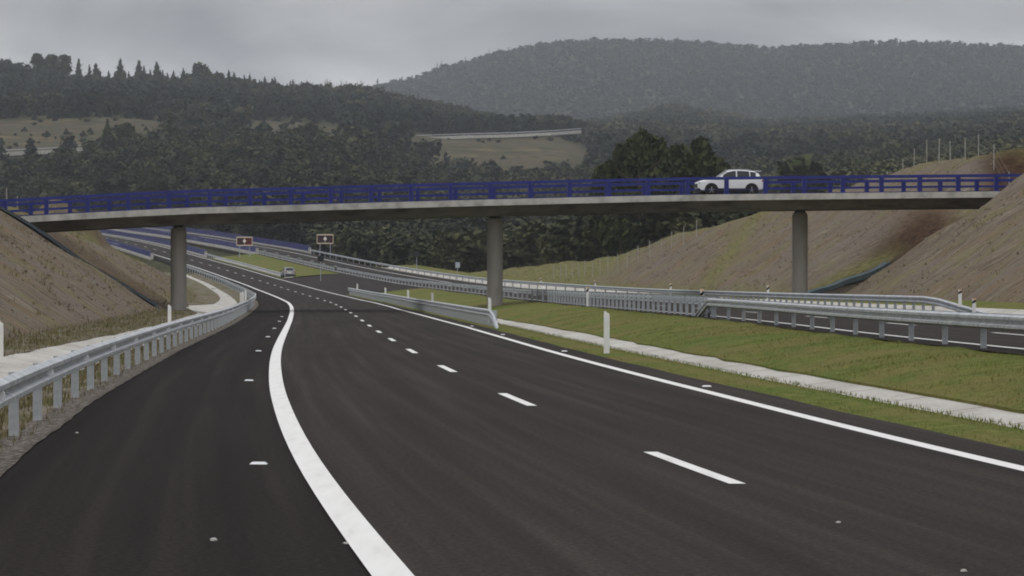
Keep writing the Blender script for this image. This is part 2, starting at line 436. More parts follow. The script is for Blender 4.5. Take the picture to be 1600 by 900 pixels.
def ground_z(X, Y):
    """height of the land, and how much dug soil and grass it shows"""
    if Y > 1000: return far_ground(X, Y), 0, 0
    if Y > 900:
        q = (Y-900)/100.; return ground_z(X, 900)[0]*(1-q)+far_ground(X, Y)*q, 0, .5
    fl = frame(XL, Y)[2]
    dl = (XL(Y)-X)/fl-6.3; dr = (X-XR(Y))/fl-6.0
    soil = green = 0.
    if dl <= 0 and dr <= 0:
        t = (X-XL(Y))/(XR(Y)-XL(Y)); t = min(1, max(0, t))
        return (ZL(Y)*(1-t)+ZR(Y)*t)-.55-.25*smooth(20, 300, Y), 0, 0
    side, d, zr = (-1, dl, ZL(Y)) if dl > 0 else (1, dr, ZR(Y))
    n = natural(X, Y, side)
    foot = ditch_foot(Y, side)
    if n > zr:
        k = .63 if side < 0 else .66-.30*smooth(300, 345, Y)
        cut = zr+max(0, d-foot)*k+max(0, d-38)*2.5+max(0, Y-560)*.4
        rough = .22*wob(X, Y, 1.3)*smooth(foot+.5, foot+3, d)
        # a softened crest, and the small berm at the top
        z = n-max(0, n-cut) if cut < n else n
        e = abs(cut-n)
        if e < 1.0 and d > foot+1: z -= .25*(1-e)
        z += rough
        # the cutting narrows to a gully on each side of the bridge's abutments
        g = Y-bridge_y(X)
        if side < 0:
            w = smooth(-5, -1, g)*(1-smooth(11, 19, g))
            z -= 1.3*w*smooth(foot+.5, foot+4, d)
            z = z*(1-w)+min(z, bridge_top(X)-1.5)*w
            soil = max(soil, .55*smooth(2, 8, g)*(1-smooth(14, 30, g)))
        else:
            w = smooth(-3.5, 1.5, g)*(1-smooth(10, 22, g))
            z -= min(3.2, .35+.22*max(0, d-foot))*w*smooth(foot, foot+2.5, d)
            lim = bridge_top(X)-1.5
            z = z*(1-w)+min(z, lim)*w
            soil = max(soil, max((1-smooth(foot+10.5, foot+13, d))*smooth(foot+3, foot+8, d)*min(1, 1.35*exp(-((g-10.5-.25*(d-foot))/(2.6+.30*max(0,d-foot)))**2)), .9*smooth(foot, foot+1, d)*exp(-((g-9.5)/2.2)**2), smooth(foot+2, foot+6, d)*0, smooth(32.2, 34.5, X-(Y-205)*.12)*(1-smooth(226, 236, Y)) if g > 0 else 0))
            green = max(green, .85*exp(-((Y-241-(d-foot)*3.0)/4.)**2)*(d > foot), .9*exp(-((g-13.5)/1.8)**2)*smooth(foot, foot+1, d)*(1-smooth(foot+6, foot+9, d)))
        if d > foot and n-z < .8: green = max(green, .75 if side < 0 or Y > 290 else .3)
        if d < foot+1.2 and Y > 205: green = max(green, .5)
        if side > 0 and Y > 290: green = max(green, .95*smooth(296, 328, Y-.9*max(0, d-foot)+.9*8))
        if side < 0 and Y > 330: green = max(green, .8)
    else:
        z = max(n, zr-.25-max(0, d-1.2)*.55); green = .7
    if d < foot and n > zr: z = zr-.55
    if side < 0 and 215 < Y < 262:
        mo = 3.0*exp(-((X+37.4)/2.0)**2-((Y-238)/5.)**2)+1.7*exp(-((X+34.9)/1.3)**2-((Y-241)/5.)**2)
        z += mo
        if mo > .3: green *= .2; soil = max(soil, .35)
    return z, soil, green

def is_bare(X, Y):
    u = 800+F*X/Y
    if -260 < u < 165+12*wob(X, Y, .05) and 1185 < Y < 1412+10*wob(X, Y, .06): return 1
    if 150 < u < 255 and 1375 < Y < 1450: return 1
    if 385 < u < 535 and 1395 < Y < 1560: return 1
    if 645 < u < 908 and 1310+18*wob(X, Y, .04) < Y < 1560: return 1
    return 0

def terrain():
    rows = []
    y = 2.0
    while y < 7600:
        rows.append(y)
        y += 4 if y < 172 else 1.0 if y < 218 else 4 if y < 500 else 10 if y < 900 else 16 if y < 1600 else 30 if y < 2700 else 90
    offs = [0.05, 1.2, 2.5, 4.0] + [4.6+.8*i for i in range(34)]
    o = offs[-1]
    while o < 4200: o += max(1.2, o*.055); offs.append(o)
    V = []; soil = []; green = []; bare = []
    for Y in rows:
        fl = frame(XL, Y)[2]
        xs = [XL(Y)-(6.3+q)*fl for q in reversed(offs)]
        xm = XL(Y); xe = XR(Y)
        xs += [xm, xm+4*fl, .5*(xm+xe), xe]
        xs += [XR(Y)+(6.0+q)*fl for q in offs]
        for X in xs:
            z, s, g = ground_z(X, Y); V.append((X, Y, z)); soil.append(s); green.append(g); bare.append(is_bare(X, Y))
    n = len(xs)
    nl = len(offs)
    fr = len(rows)
    near_rows = [i for i, Y in enumerate(rows) if Y <= 500]
    ilast = near_rows[-1]
    def sub(name, mate, i0, i1, k0, k1, label=None):
        vv = []; at = ([], [], [])
        for i in range(i0, i1+1):
            for k in range(k0, k1+1):
                vv.append(V[i*n+k]); 
                at[0].append(soil[i*n+k]); at[1].append(green[i*n+k]); at[2].append(bare[i*n+k])
        w = k1-k0+1
        f = [(a*w+b, a*w+b+1, (a+1)*w+b+1, (a+1)*w+b) for a in range(i1-i0) for b in range(w-1)]
        me = bpy.data.meshes.new(name); me.from_pydata(vv, [], f); me.materials.append(mate)
        for nm, arr in zip(('soil', 'green', 'bare'), at):
            me.attributes.new(nm, 'FLOAT', 'POINT').data.foreach_set('value', np.array(arr, np.float32))
        me.polygons.foreach_set('use_smooth', [True]*len(me.polygons)); me.update()
        tag(link(name, me), label, None, None, 'structure')
    kA = nl-1-3-44          # the cut slopes are sheets of their own out to some 45 m from the road
    kB = nl+4+3+44
    sub('left_cut_slope', M['slope_soil'], 0, ilast, kA, nl-1-3, 'brown dug slope left of the road')
    sub('right_cut_slope', M['slope_soil'], 0, ilast, nl+4+3, kB, 'brown dug slope right of the road')
    sub('ground', M['ground_cover'], 0, ilast, 0, kA)
    sub('ground', M['ground_cover'], 0, ilast, nl-1-3, nl+4+3)
    sub('ground', M['ground_cover'], 0, ilast, kB, n-1)
    sub('hills', M['ground_cover'], ilast, fr-1, 0, n-1)
terrain()

# ------------------------------------------------------------------ roads
ys = stations(3, 900)
road = ribbon('road', M['asphalt'], ys, [lambda Y: at_left(Y, -3.66, -.01), lambda Y: at_left(Y, -1.8), lambda Y: at_left(Y, 0), lambda Y: at_left(Y, TR(Y)*.5), lambda Y: at_left(Y, TR(Y)+.82+.04*wob(Y, 0, .8))])
EDGE = lin([(0,-6.75),(20,-6.68),(44,-6.56),(68,-6.42),(128,-6.25),(300,-6.2)])
sh = ribbon('hard_shoulder', M['shoulder_asphalt'], ys, [lambda Y: at_left(Y, EDGE(Y)+.03*wob(Y*.8, 3, .9), -.03), lambda Y: at_left(Y, -5.0, -.02), lambda Y: at_left(Y, -3.66, -.01)])
road2 = ribbon('road', M['asphalt'], ys, [lambda Y: at_right(Y, -4.6, 0), lambda Y: at_right(Y, -2), lambda Y: at_right(Y, 0), lambda Y: at_right(Y, 2), lambda Y: at_right(Y, 6.0, .0)])
ribbon('edge_line', M['line_paint'], ys, [lambda Y: at_left(Y, -3.65-.128, .004), lambda Y: at_left(Y, -3.65+.128, .004)], road)
ribbon('edge_line', M['line_paint'], ys, [lambda Y: at_left(Y, TR(Y)-.105, .006), lambda Y: at_left(Y, TR(Y)+.105, .006)], road)
ribbon('edge_line', M['line_paint'], ys, [lambda Y: at_right(Y, -3.6, .006), lambda Y: at_right(Y, -3.4, .006)], road2)
ribbon('edge_line', M['line_paint'], ys, [lambda Y: at_right(Y, 3.4, .006), lambda Y: at_right(Y, 3.6, .006)], road2)
def dashes(fat, par, start, end, w):
    Y = start
    fx = XL if fat is at_left else XR
    while Y < end:
        c = 17*cos(math.atan(head(fx, Y)))
        d = 5*c/17
        yy = [Y-d/2, Y, Y+d/2]
        if yy[0] > 3:
            ribbon('lane_dash', M['line_paint'], yy, [lambda q: fat(q, -w/2, .006), lambda q: fat(q, w/2, .006)], par)
        Y += c
dashes(at_left, road, 28.4-17, 720, .15)
dashes(at_right, road2, 42.5, 720, .15)
# crossover through the median
def med(Y, t, dz=0):
    a = at_left(Y, TR(Y)+.82); b = at_right(Y, -4.6)
    return (a[0]*(1-t)+b[0]*t, Y, a[2]*(1-t)+b[2]*t+dz)
ribbon('crossover', M['asphalt'], stations(312, 432), [lambda Y: med(Y, -.01, -.004), lambda Y: med(Y, .5, -.004), lambda Y: med(Y, 1.01, -.004)])
# median verges and the paved drain between
def mverge(a, b):
    yy = stations(a, b)
    ribbon('grass_verge', M['grass_turf'], yy, [lambda Y: at_left(Y, TR(Y)+.80, -.012), lambda Y: at_left(Y, TR(Y)+1.5, .02), lambda Y: at_left(Y, TR(Y)+2.25, -.04), lambda Y: at_left(Y, TR(Y)+2.5+.1*wob(Y, 2, .9), -.13)])
    def drain(Y, q, dz):
        w = lin([(0,1.25),(60,1.4),(110,1.75),(190,1.4),(300,.9)])(Y)
        return at_left(Y, TR(Y)+2.3+q*w, dz)
    ribbon('drain', M['ditch_concrete'], yy, [lambda Y: drain(Y, 0, -.10), lambda Y: drain(Y, .5, -.16), lambda Y: drain(Y, 1.16, -.05)])
    def g(Y, q):
        sk = .10 if q < 0 else 0; q = max(0, q)
        a = drain(Y, 1.0+.07*wob(Y*1.7, 5, 1.0), -.03); b = at_right(Y, -4.55, -.015)
        bulge = .10*sin(pi*q)
        return (a[0]*(1-q)+b[0]*q, Y, a[2]*(1-q)+b[2]*q+bulge+.03*wob(Y*2, q*9, 1)*smooth(0, .1, q)-sk)
    ribbon('grass_verge', M['grass_turf'], yy, [(lambda Y, q=q: g(Y, q)) for q in (-.01, 0, .12, .3, .5, .7, .85, 1)])
    return g
gfun = mverge(4, 312)
ribbon('grass_verge', M['grass_turf'], stations(432, 560), [lambda Y: med(Y, 0.0, -.01), lambda Y: med(Y, .3, .12), lambda Y: med(Y, .7, .12), lambda Y: med(Y, 1.0, -.01)])
ribbon('paved_strip', M['ditch_concrete'], stations(432, 560), [lambda Y: med(Y, .05, .06), lambda Y: med(Y, .2, .10)])
# left verge, paved drain, foot of the slope
yl = stations(4, 470)
noisy('gravel', [(.32, (.055,.048,.040)), (.46, (.105,.093,.08)), (.56, (.145,.13,.112)), (.7, (.30,.275,.24))], 16, .95, .08, .5, 22, (1,.45,1))
ribbon('gravel_edge', M['gravel'], stations(4, 300, 1, 4), [lambda Y: at_left(Y, EDGE(Y)-.42+.09*wob(Y*2.1, 3, 1.2), -.028), lambda Y: at_left(Y, EDGE(Y)-.15, -.022), lambda Y: at_left(Y, EDGE(Y)+.06+.03*wob(Y*3.0, 8, 1.7), -.014)])
ribbon('left_verge', M['dry_verge'], yl, [lambda Y: at_left(Y, -8.1, -.16), lambda Y: at_left(Y, -7.4, -.07+.03*wob(Y*2, 1, 1)), lambda Y: at_left(Y, -6.7, -.05), lambda Y: at_left(Y, EDGE(Y)+.10, -.05)])
def ldrain(Y, q, dz):
    w = lin([(0,2.9),(60,2.6),(85,2.2),(110,1.7),(140,1.5),(176,1.3),(205,3.0),(222,4.6),(235,1.8),(300,1.3),(470,1.2)])(Y)
    return at_left(Y, -8.0-q*w, dz)
ribbon('left_drain', M['ditch_concrete'], yl, [lambda Y: ldrain(Y, 1.0, .02), lambda Y: ldrain(Y, .5, -.22), lambda Y: ldrain(Y, 0, -.13)])
ribbon('left_verge', M['dry_verge'], yl, [lambda Y: at_left(Y, -12.2, .33), lambda Y: at_left(Y, -11.6, .10+.05*wob(Y*2, 1, 1)), lambda Y: ldrain(Y, .98+.04*wob(Y*1.5, 2, 1), .03)])
# right side beyond the second carriageway
yr = stations(20, 480)
ribbon('right_verge', M['dry_verge'], yr, [lambda Y: at_right(Y, 5.95, -.02), lambda Y: at_right(Y, 6.6, -.06), lambda Y: at_right(Y, 7.2, -.10)])
ribbon('right_drain', M['ditch_concrete'], yr, [lambda Y: at_right(Y, 7.1, -.08), lambda Y: at_right(Y, 8.1, -.16), lambda Y: at_right(Y, 9.2, .22)])
ribbon('right_verge', M['grass_turf'], yr, [lambda Y: at_right(Y, 9.15, .20), lambda Y: at_right(Y, 6+.75*ditch_foot(Y, 1)+.6, .26), lambda Y: at_right(Y, 6+ditch_foot(Y, 1)+.7, .42)])

# ------------------------------------------------------------------ grass blades (ground cover)
def blades(name, mate, pts, hmin, hmax, wid, label):
    n = len(pts); P = np.array(pts)
    a = rng.uniform(0, 2*pi, n); h = rng.uniform(hmin, hmax, n)*rng.uniform(.5, 1, n); w = wid*rng.uniform(.7, 1.4, n)
    lean = rng.normal(0, .35, (n, 2))*h[:, None]
    V = np.empty((n, 3, 3))
    V[:, 0] = P; V[:, 0, 0] += np.cos(a)*w; V[:, 0, 1] += np.sin(a)*w
    V[:, 1] = P; V[:, 1, 0] -= np.cos(a)*w; V[:, 1, 1] -= np.sin(a)*w
    V[:, 2] = P; V[:, 2, :2] += lean; V[:, 2, 2] += h
    V[:, :2, 2] -= .02
    t = np.repeat(rng.beta(2.2, 2.6, n), 3)
    o = raw_mesh(name, V.reshape(-1, 3), 3, mate, t)
    tag(o, label, None, None, 'stuff')
def raw_mesh(name, V, k, mate, tint):
    nv = len(V); nf = nv//k
    me = bpy.data.meshes.new(name)
    me.vertices.add(nv); me.vertices.foreach_set('co', np.ascontiguousarray(V, np.float32).ravel())
    me.loops.add(nv); me.loops.foreach_set('vertex_index', np.arange(nv, dtype=np.int32))
    me.polygons.add(nf); me.polygons.foreach_set('loop_start', np.arange(0, nv, k, dtype=np.int32))
    me.update(calc_edges=True)
    me.attributes.new('tint', 'FLOAT', 'POINT').data.foreach_set('value', np.ascontiguousarray(tint, np.float32))
    me.materials.append(mate)
    return link(name, me)
pts = []
for _ in range(52000):
    Y = 26+random.random()**1.5*130
    q = random.random()
    if random.random() < .3:
        t = TR(Y)+.86+random.random()*1.5
        pts.append(at_left(Y, t, -.01))
    else: pts.append(gfun(Y, q*.98))
blades('grass', M['grass_blades'], pts, .025, .075, .007, 'short green and brown grass on the median verge')
pts = []
for _ in range(22000):
    Y = 28+random.random()**1.3*150
    if random.random() < .6:
        a = ldrain(Y, .98, 0)[0]; b = at_left(Y, -12.2)[0]; q = random.random(); pts.append((a+(b-a)*q, Y, ZL(Y)+.03+.28*q*q))
    else: pts.append(at_left(Y, EDGE(Y)-.15-random.random()*1.5, -.08))
blades('dry_grass', M['straw_blades'], pts, .05, .20, .011, 'dry straw coloured grass beside the left paved drain')

def clods(name, mate, spots, r0, r1, label):
    n = len(spots); P = np.array(spots)
    base = np.array([(1,0,-.3),(-.5,.87,-.3),(-.5,-.87,-.3),(0,0,.9)])
    fc = np.array([(0,1,3),(1,2,3),(2,0,3)])
    tri = base[fc]                                   # 3 faces, 3 corners
    sc = rng.uniform(r0, r1, (n,1,1,1))*rng.uniform(.6,1.5,(n,1,1,3))
    a = rng.uniform(0, 2*pi, n); ca, sa = np.cos(a)[:,None,None], np.sin(a)[:,None,None]
    V = tri[None]*sc
    W = np.empty_like(V); W[...,0] = V[...,0]*ca-V[...,1]*sa; W[...,1] = V[...,0]*sa+V[...,1]*ca; W[...,2] = V[...,2]
    W += P[:,None,None,:]
    o = raw_mesh(name, W.reshape(-1,3), 3, mate, np.repeat(rng.uniform(0,1,n), 9))
    tag(o, label, None, None, 'stuff')
def slope_spots(n, side, ya, yb, dmax):
    out = []
    while len(out) < n:
        Y = random.uniform(ya, yb); fl = frame(XL, Y)[2]; d = ditch_foot(Y, side)+random.random()*dmax
        X = XL(Y)-(6.3+d)*fl if side < 0 else XR(Y)+(6+d)*fl
        if not -60 < 800+F*X/Y < 1660: continue
        if wob(X, Y, .5)+random.uniform(-.9, .9) < 0: continue
        out.append((X, Y, ground_z(X, Y)[0]))
    return out
leaf_mat('clod_earth', (.075,.056,.040), (.15,.118,.085), (.27,.235,.185))
clods('clods', M['clod_earth'], slope_spots(2000, -1, 60, 300, 13)+slope_spots(3200, 1, 100, 420, 17), .03, .10, 'loose clods and stones scattered over the dug slopes')
blades('slope_weeds', M['straw_blades'], [p for p in slope_spots(900, -1, 60, 300, 13)+slope_spots(1100, 1, 100, 420, 17) for _ in range(6) for p in [(p[0]+random.gauss(0,.12), p[1]+random.gauss(0,.3), p[2])]], .08, .34, .02, 'sparse weeds growing on the dug slopes')

# ------------------------------------------------------------------ crash barriers
WP = [(0,.755),(.012,.748),(.083,.712),(.083,.660),(.004,.618),(.004,.580),(.083,.540),(.083,.488),(.012,.452),(0,.445)]
WPROF = WP + [(a-.010, z) for a, z in reversed(WP)]
def post_mesh(h=.72, w=.12, d=.055):
    b = MB()
    b.box((0, -d/2+.004, h/2-.15), (w, .008, h+.3)); 
    b.box((-w/2+.004, .004, h/2-.15), (.008, d-.001, h+.3)); b.box((w/2-.004, .004, h/2-.15), (.008, d-.001, h+.3))
    return b.mesh('post', M['galvanised'])
POST = post_mesh()
def spacer_mesh():
    b = MB(); b.box((0, 0, .60), (.10, .17, .22)); return b.mesh('spacer', M['galvanised'])
SPACER = spacer_mesh()
def barrier(label, fx, fz, t, Y0, Y1, step, face, end0=None, end1=None, double=False, dz=0, reflectors=0, scale=1.0, step2=None, change=0, post_side=1, name='crash_barrier', sampled=None, posts=True):
    """face: +1 beam on the right of the posts, -1 on the left"""
    root = thing(name, label, 'crash barrier')
    ts = t if callable(t) else (lambda Y: t)
    root.location = (fx(Y0)+ts(Y0), Y0, fz(Y0)+dz); ox, oy, oz = root.location
    def path(a, b, off):
        out = []
        for Y in stations(a, b, 2, 6):
            nx, ny, st = frame(fx, Y)
            x, y, z = fx(Y)+ts(Y)*st+nx*off, Y+ny*off, fz(Y)+dz
            if end0 and Y < a+end0: z -= .70*(1-(Y-a)/end0)
            if end1 and Y > b-end1: z -= .70*(1-(b-Y)/end1)
            out.append((x-ox, y-oy, z-oz, nx, ny))
        return out
    for s in ([face, -face] if double else [face]):
        m = MB()
        pr = [(a*s, u*scale) for a, u in WPROF]
        p = path(Y0, Y1, .14*s)
        if end0: 
            k = [i for i, q in enumerate(p) if q[1]+oy >= Y0+end0-1e-6][0]
        m.sweep(p, pr)
        m.build('beam', M['galvanised'], root, 50)
    Y = Y0+(end0 or 0)+.3; cnt = 0
    Ye = Y1-(end1 or 0)
    i = 0
    while Y <= Ye and cnt < 100:
        nx, ny, st = frame(fx, Y)
        o = link('post', POST, root)
        o.location = (fx(Y)+ts(Y)*st-ox, Y-oy, fz(Y)+dz-oz); o.rotation_euler = (0, 0, atan2(ny, nx)); o.scale = (1, 1, scale)
        if Y < 130 or double:
            sp = link('spacer', SPACER, o); sp.location = (face*.055, 0, 0); sp.rotation_euler = (0, 0, pi/2)
        cnt += 1
        Y += (step2 if step2 and Y > change else step)/hypot(1, head(fx, Y))
    if reflectors:
        R = MB(); R.lathe((0, 0, 0), [(.058, -.012), (.072, 0), (.06, .03)], 14, 'y'); rm = R.mesh('reflector', M['reflector'])
        Y = Y0+(end0 or 0)+reflectors[0]
        while Y < Y0+reflectors[1]:
            nx, ny, st = frame(fx, Y)
            o = link('reflector', rm, root); off = (.14+.03)*face
            o.location = (fx(Y)+ts(Y)*st+nx*off-ox, Y+ny*off-oy, fz(Y)+dz+.60-oz); o.scale = (1, 1, 1.25)
            o.rotation_euler = (0, 0, atan2(ny, nx)+radians(30)*face)
            Y += 8
    return root
barrier('long galvanised crash barrier curving along the left hard shoulder', XL, ZL, lambda Y: EDGE(Y)-.36, 18.5, 500, 4, 1, dz=.0, scale=1.02, reflectors=(3.9, 130), step2=6, change=220)
barrier('short galvanised crash barrier beside the middle bridge pillar with its end sloping to the ground', XL, ZL, lambda Y: TR(Y)+1.25, 121, 311, 2, -1, end0=4.2, dz=-.03, scale=1.04)
barrier('double sided crash barrier along the top of the grass median with wide post spacing', XR, ZR, -4.15, 44, 113, 4, -1, end1=4.2, double=True, dz=-.03)
barrier('closely posted crash barrier behind the grass median, seen from its back', XR, ZR, -4.15, 108.5, 443, 2, 1, dz=-.03, scale=1.1, step2=4.4, change=185)
barrier('far crash barrier at the foot of the right slope with its end ramped down', XR, ZR, 6.45, 107, 565, 2, -1, end0=13, dz=-.02, step2=7.5, change=190)
barrier('far crash barrier left of the second carriageway beyond the median crossing', XR, ZR, -4.2, 446, 560, 4, 1, dz=-.02)
barrier('far crash barrier right of the main carriageway beyond the parked car', XL, ZL, lambda Y: TR(Y)+1.25, 436, 570, 4, -1, dz=-.02)

# blue parapets of the viaduct in the distance
def far_parapet(label, fx, fz, t, Y0, Y1):
    root = thing('viaduct_parapet', label, 'parapet', (fx(Y0)+t, Y0, fz(Y0)), 0, 'blue parapets of the distant viaduct')
    ox, oy, oz = root.location
    path = []
    for Y in stations(Y0, Y1, 6, 10):
        nx, ny, st = frame(fx, Y); path.append((fx(Y)+t*st-ox, Y-oy, fz(Y)-oz, nx, ny))
    k = MB(); k.sweep(path, [(-.25,-.3),(.25,-.3),(.25,.22),(-.25,.22)]); k.build('kerb', M['edge_concrete'], root)
    for (z, h) in ((1.28,.16),(.98,.18),(.70,.18),(.42,.18)):
        r = MB(); r.sweep(path, [(-.05,z-h/2),(.05,z-h/2),(.05,z+h/2),(-.05,z+h/2)]); r.build('rail', M['far_blue_paint'], root)
    b = MB(); b.box((0, 0, .72), (.16, .2, 1.0)); pm = b.mesh('post', M['far_blue_paint'])
    Y = Y0+.2; c = 0
    while Y < Y1 and c < 100:
        nx, ny, st = frame(fx, Y)
        o = link('post', pm, root); o.location = (fx(Y)+t*st-ox, Y-oy, fz(Y)-oz); o.rotation_euler = (0, 0, atan2(ny, nx))
        Y += 3.5; c += 1
    cap = MB(); cap.box((0, .0, .5), (.5, .4, 1.2)); cap.build('end_block', M['edge_concrete'], root)
far_parapet('blue parapet on the outer side of the second carriageway', XR, ZR, 6.5, 566, 890)
far_parapet('blue parapet on the inner side of the second carriageway', XR, ZR, -4.5, 560, 890)
far_parapet('blue parapet on the inner side of the main carriageway', XL, ZL, 4.9, 572, 890)
far_parapet('blue parapet on the outer left side of the main carriageway', XL, ZL, -6.8, 560, 890)
vi = MB()
for fx, fz, a, b in ((XL, ZL, -7.2, 5.3), (XR, ZR, -4.9, 6.9)):
    p = []
    for Y in stations(566, 895, 8, 10):
        nx, ny, st = frame(fx, Y); p.append((fx(Y), Y, fz(Y), nx, ny))
    v = MB(); v.sweep(p, [(a,-.35),(b,-.35),(b-1.5,-2.2),(a+1.5,-2.2)])
    o = v.build('viaduct_deck', M['girder_concrete'])
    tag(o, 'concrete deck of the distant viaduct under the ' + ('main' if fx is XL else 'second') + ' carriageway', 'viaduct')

# ------------------------------------------------------------------ the overpass
def build_bridge():
    root = thing('overpass_bridge', 'concrete road overpass with blue railings on three round pillars', 'bridge', (0, 0, 0))
    ca, sa = cos(BA), sin(BA)
    def P(s, d, z): return (BX0+s*ca-d*sa, BY0+s*sa+d*ca, z)      # s along, d back from the near parapet
    def topz(s): return bridge_top(BX0+s*ca)
    S = [-37+i*2 for i in range(38)]
    PH = 1.14; EB = .40                                            # parapet height, edge beam depth
    W = 9.2
    def bar(d0, d1, z0, z1, name, mt, bevel=None):
        m = MB()
        ring = [(d0,z0),(d1,z0),(d1,z1),(d0,z1)]
        n = 4
        for s in S:
            for (d, z) in ring: m.v.append(P(s, d, topz(s)-PH+z))
        for i in range(len(S)-1):
            for k in range(4):
                m.f.append((i*4+k, i*4+(k+1)%4, i*4+4+(k+1)%4, i*4+4+k))
        m.f.append((0,1,2,3)); m.f.append(tuple(len(m.v)-4+k for k in range(4)))
        return m.build(name, mt, root)
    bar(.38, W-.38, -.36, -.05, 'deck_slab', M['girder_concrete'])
    bar(.40, W-.40, -.046, .03, 'road_surface', M['shoulder_asphalt'])
    bar(-.05, .376, -EB, .0, 'edge_beam', M['edge_concrete'])
    bar(W-.376, W+.05, -EB, .0, 'edge_beam', M['edge_concrete'])
    # box girder with sloped sides
    m = MB()
    ring = [(1.35,-.362),(W-1.35,-.362),(W-1.9,-.98),(1.9,-.98)]
    for s in S:
        for (d, z) in ring: m.v.append(P(s, d, topz(s)-PH+z))
    for i in range(len(S)-1):
        for k in range(4): m.f.append((i*4+k, i*4+(k+1)%4, i*4+4+(k+1)%4, i*4+4+k))
    m.f.append((0,1,2,3)); m.f.append(tuple(len(m.v)-4+k for k in range(4)))
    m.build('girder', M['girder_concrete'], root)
    # pillars
    for px in (-20.2, .5, 20.95):
        s = px
        c = P(s, W/2, 0)
        zt = topz(s)-PH-.98
        gz = -1.6
        m = MB(); m.lathe((c[0], c[1], 0), [(.52, gz), (.52, zt-.34), (.47, zt-.30), (.47, zt-.17)], 28)
        pl = m.build('pillar', M['concrete'], root, 40)
        b = MB(); b.lathe((c[0], c[1], 0), [(.36, zt-.168), (.36, zt+.02)], 20); b.build('bearing', M['trim_black'], pl)
    # abutments
    for s, sg in ((-36.2, -1), (36.2, 1)):
        m = MB(); c = P(s, W/2, topz(s)-PH-2.2); m.box(c, (1.6, W-.6, 3.6), BA); m.build('abutment', M['concrete'], root)
    # railings
    pm = MB(); pm.box((0, .0, .50), (.25, .10, 1.02)); pm.box((-.12, 0, .5), (.035, .22, 1.0)); pm.box((.12, 0, .5), (.035, .22, 1.0))
    pm.box((0, 0, .011), (.34, .34, .022))
    pmesh = pm.mesh('post', M['blue_paint'])
    for d, ph in ((.16, 0.10), (W-.16, 1.25)):
        par = None
        rails = MB()
        secs = [(PH-.095, .16, .19), (.30, .03, .025)] if d < 1 else [(PH-.095, .16, .19), (.62, .06, .15), (.27, .06, .10)]
        first = None
        for zc, wd, hh in secs:
            m = MB(); ring = [(d-wd/2,zc-hh/2),(d+wd/2,zc-hh/2),(d+wd/2,zc+hh/2),(d-wd/2,zc+hh/2)]
            for s in S:
                for (q, z) in ring: m.v.append(P(s, q, topz(s)-PH+z))
            for i in range(len(S)-1):
                for k in range(4): m.f.append((i*4+k, i*4+(k+1)%4, i*4+4+(k+1)%4, i*4+4+k))
            m.f.append((0,1,2,3)); m.f.append(tuple(len(m.v)-4+k for k in range(4)))
            if first is None:
                first = m.build('railing', M['blue_paint'], root)
            else: m.build('rail', M['blue_paint'], first)
        s = -36.3+ph
        while s < 36.5:
            o = link('post', pmesh, first); p = P(s, d, topz(s)-PH)
            o.location = p; o.rotation_euler = (0, 0, BA); s += 2.567
    return P, topz, PH, W
BP, btop, PH, BW = build_bridge()

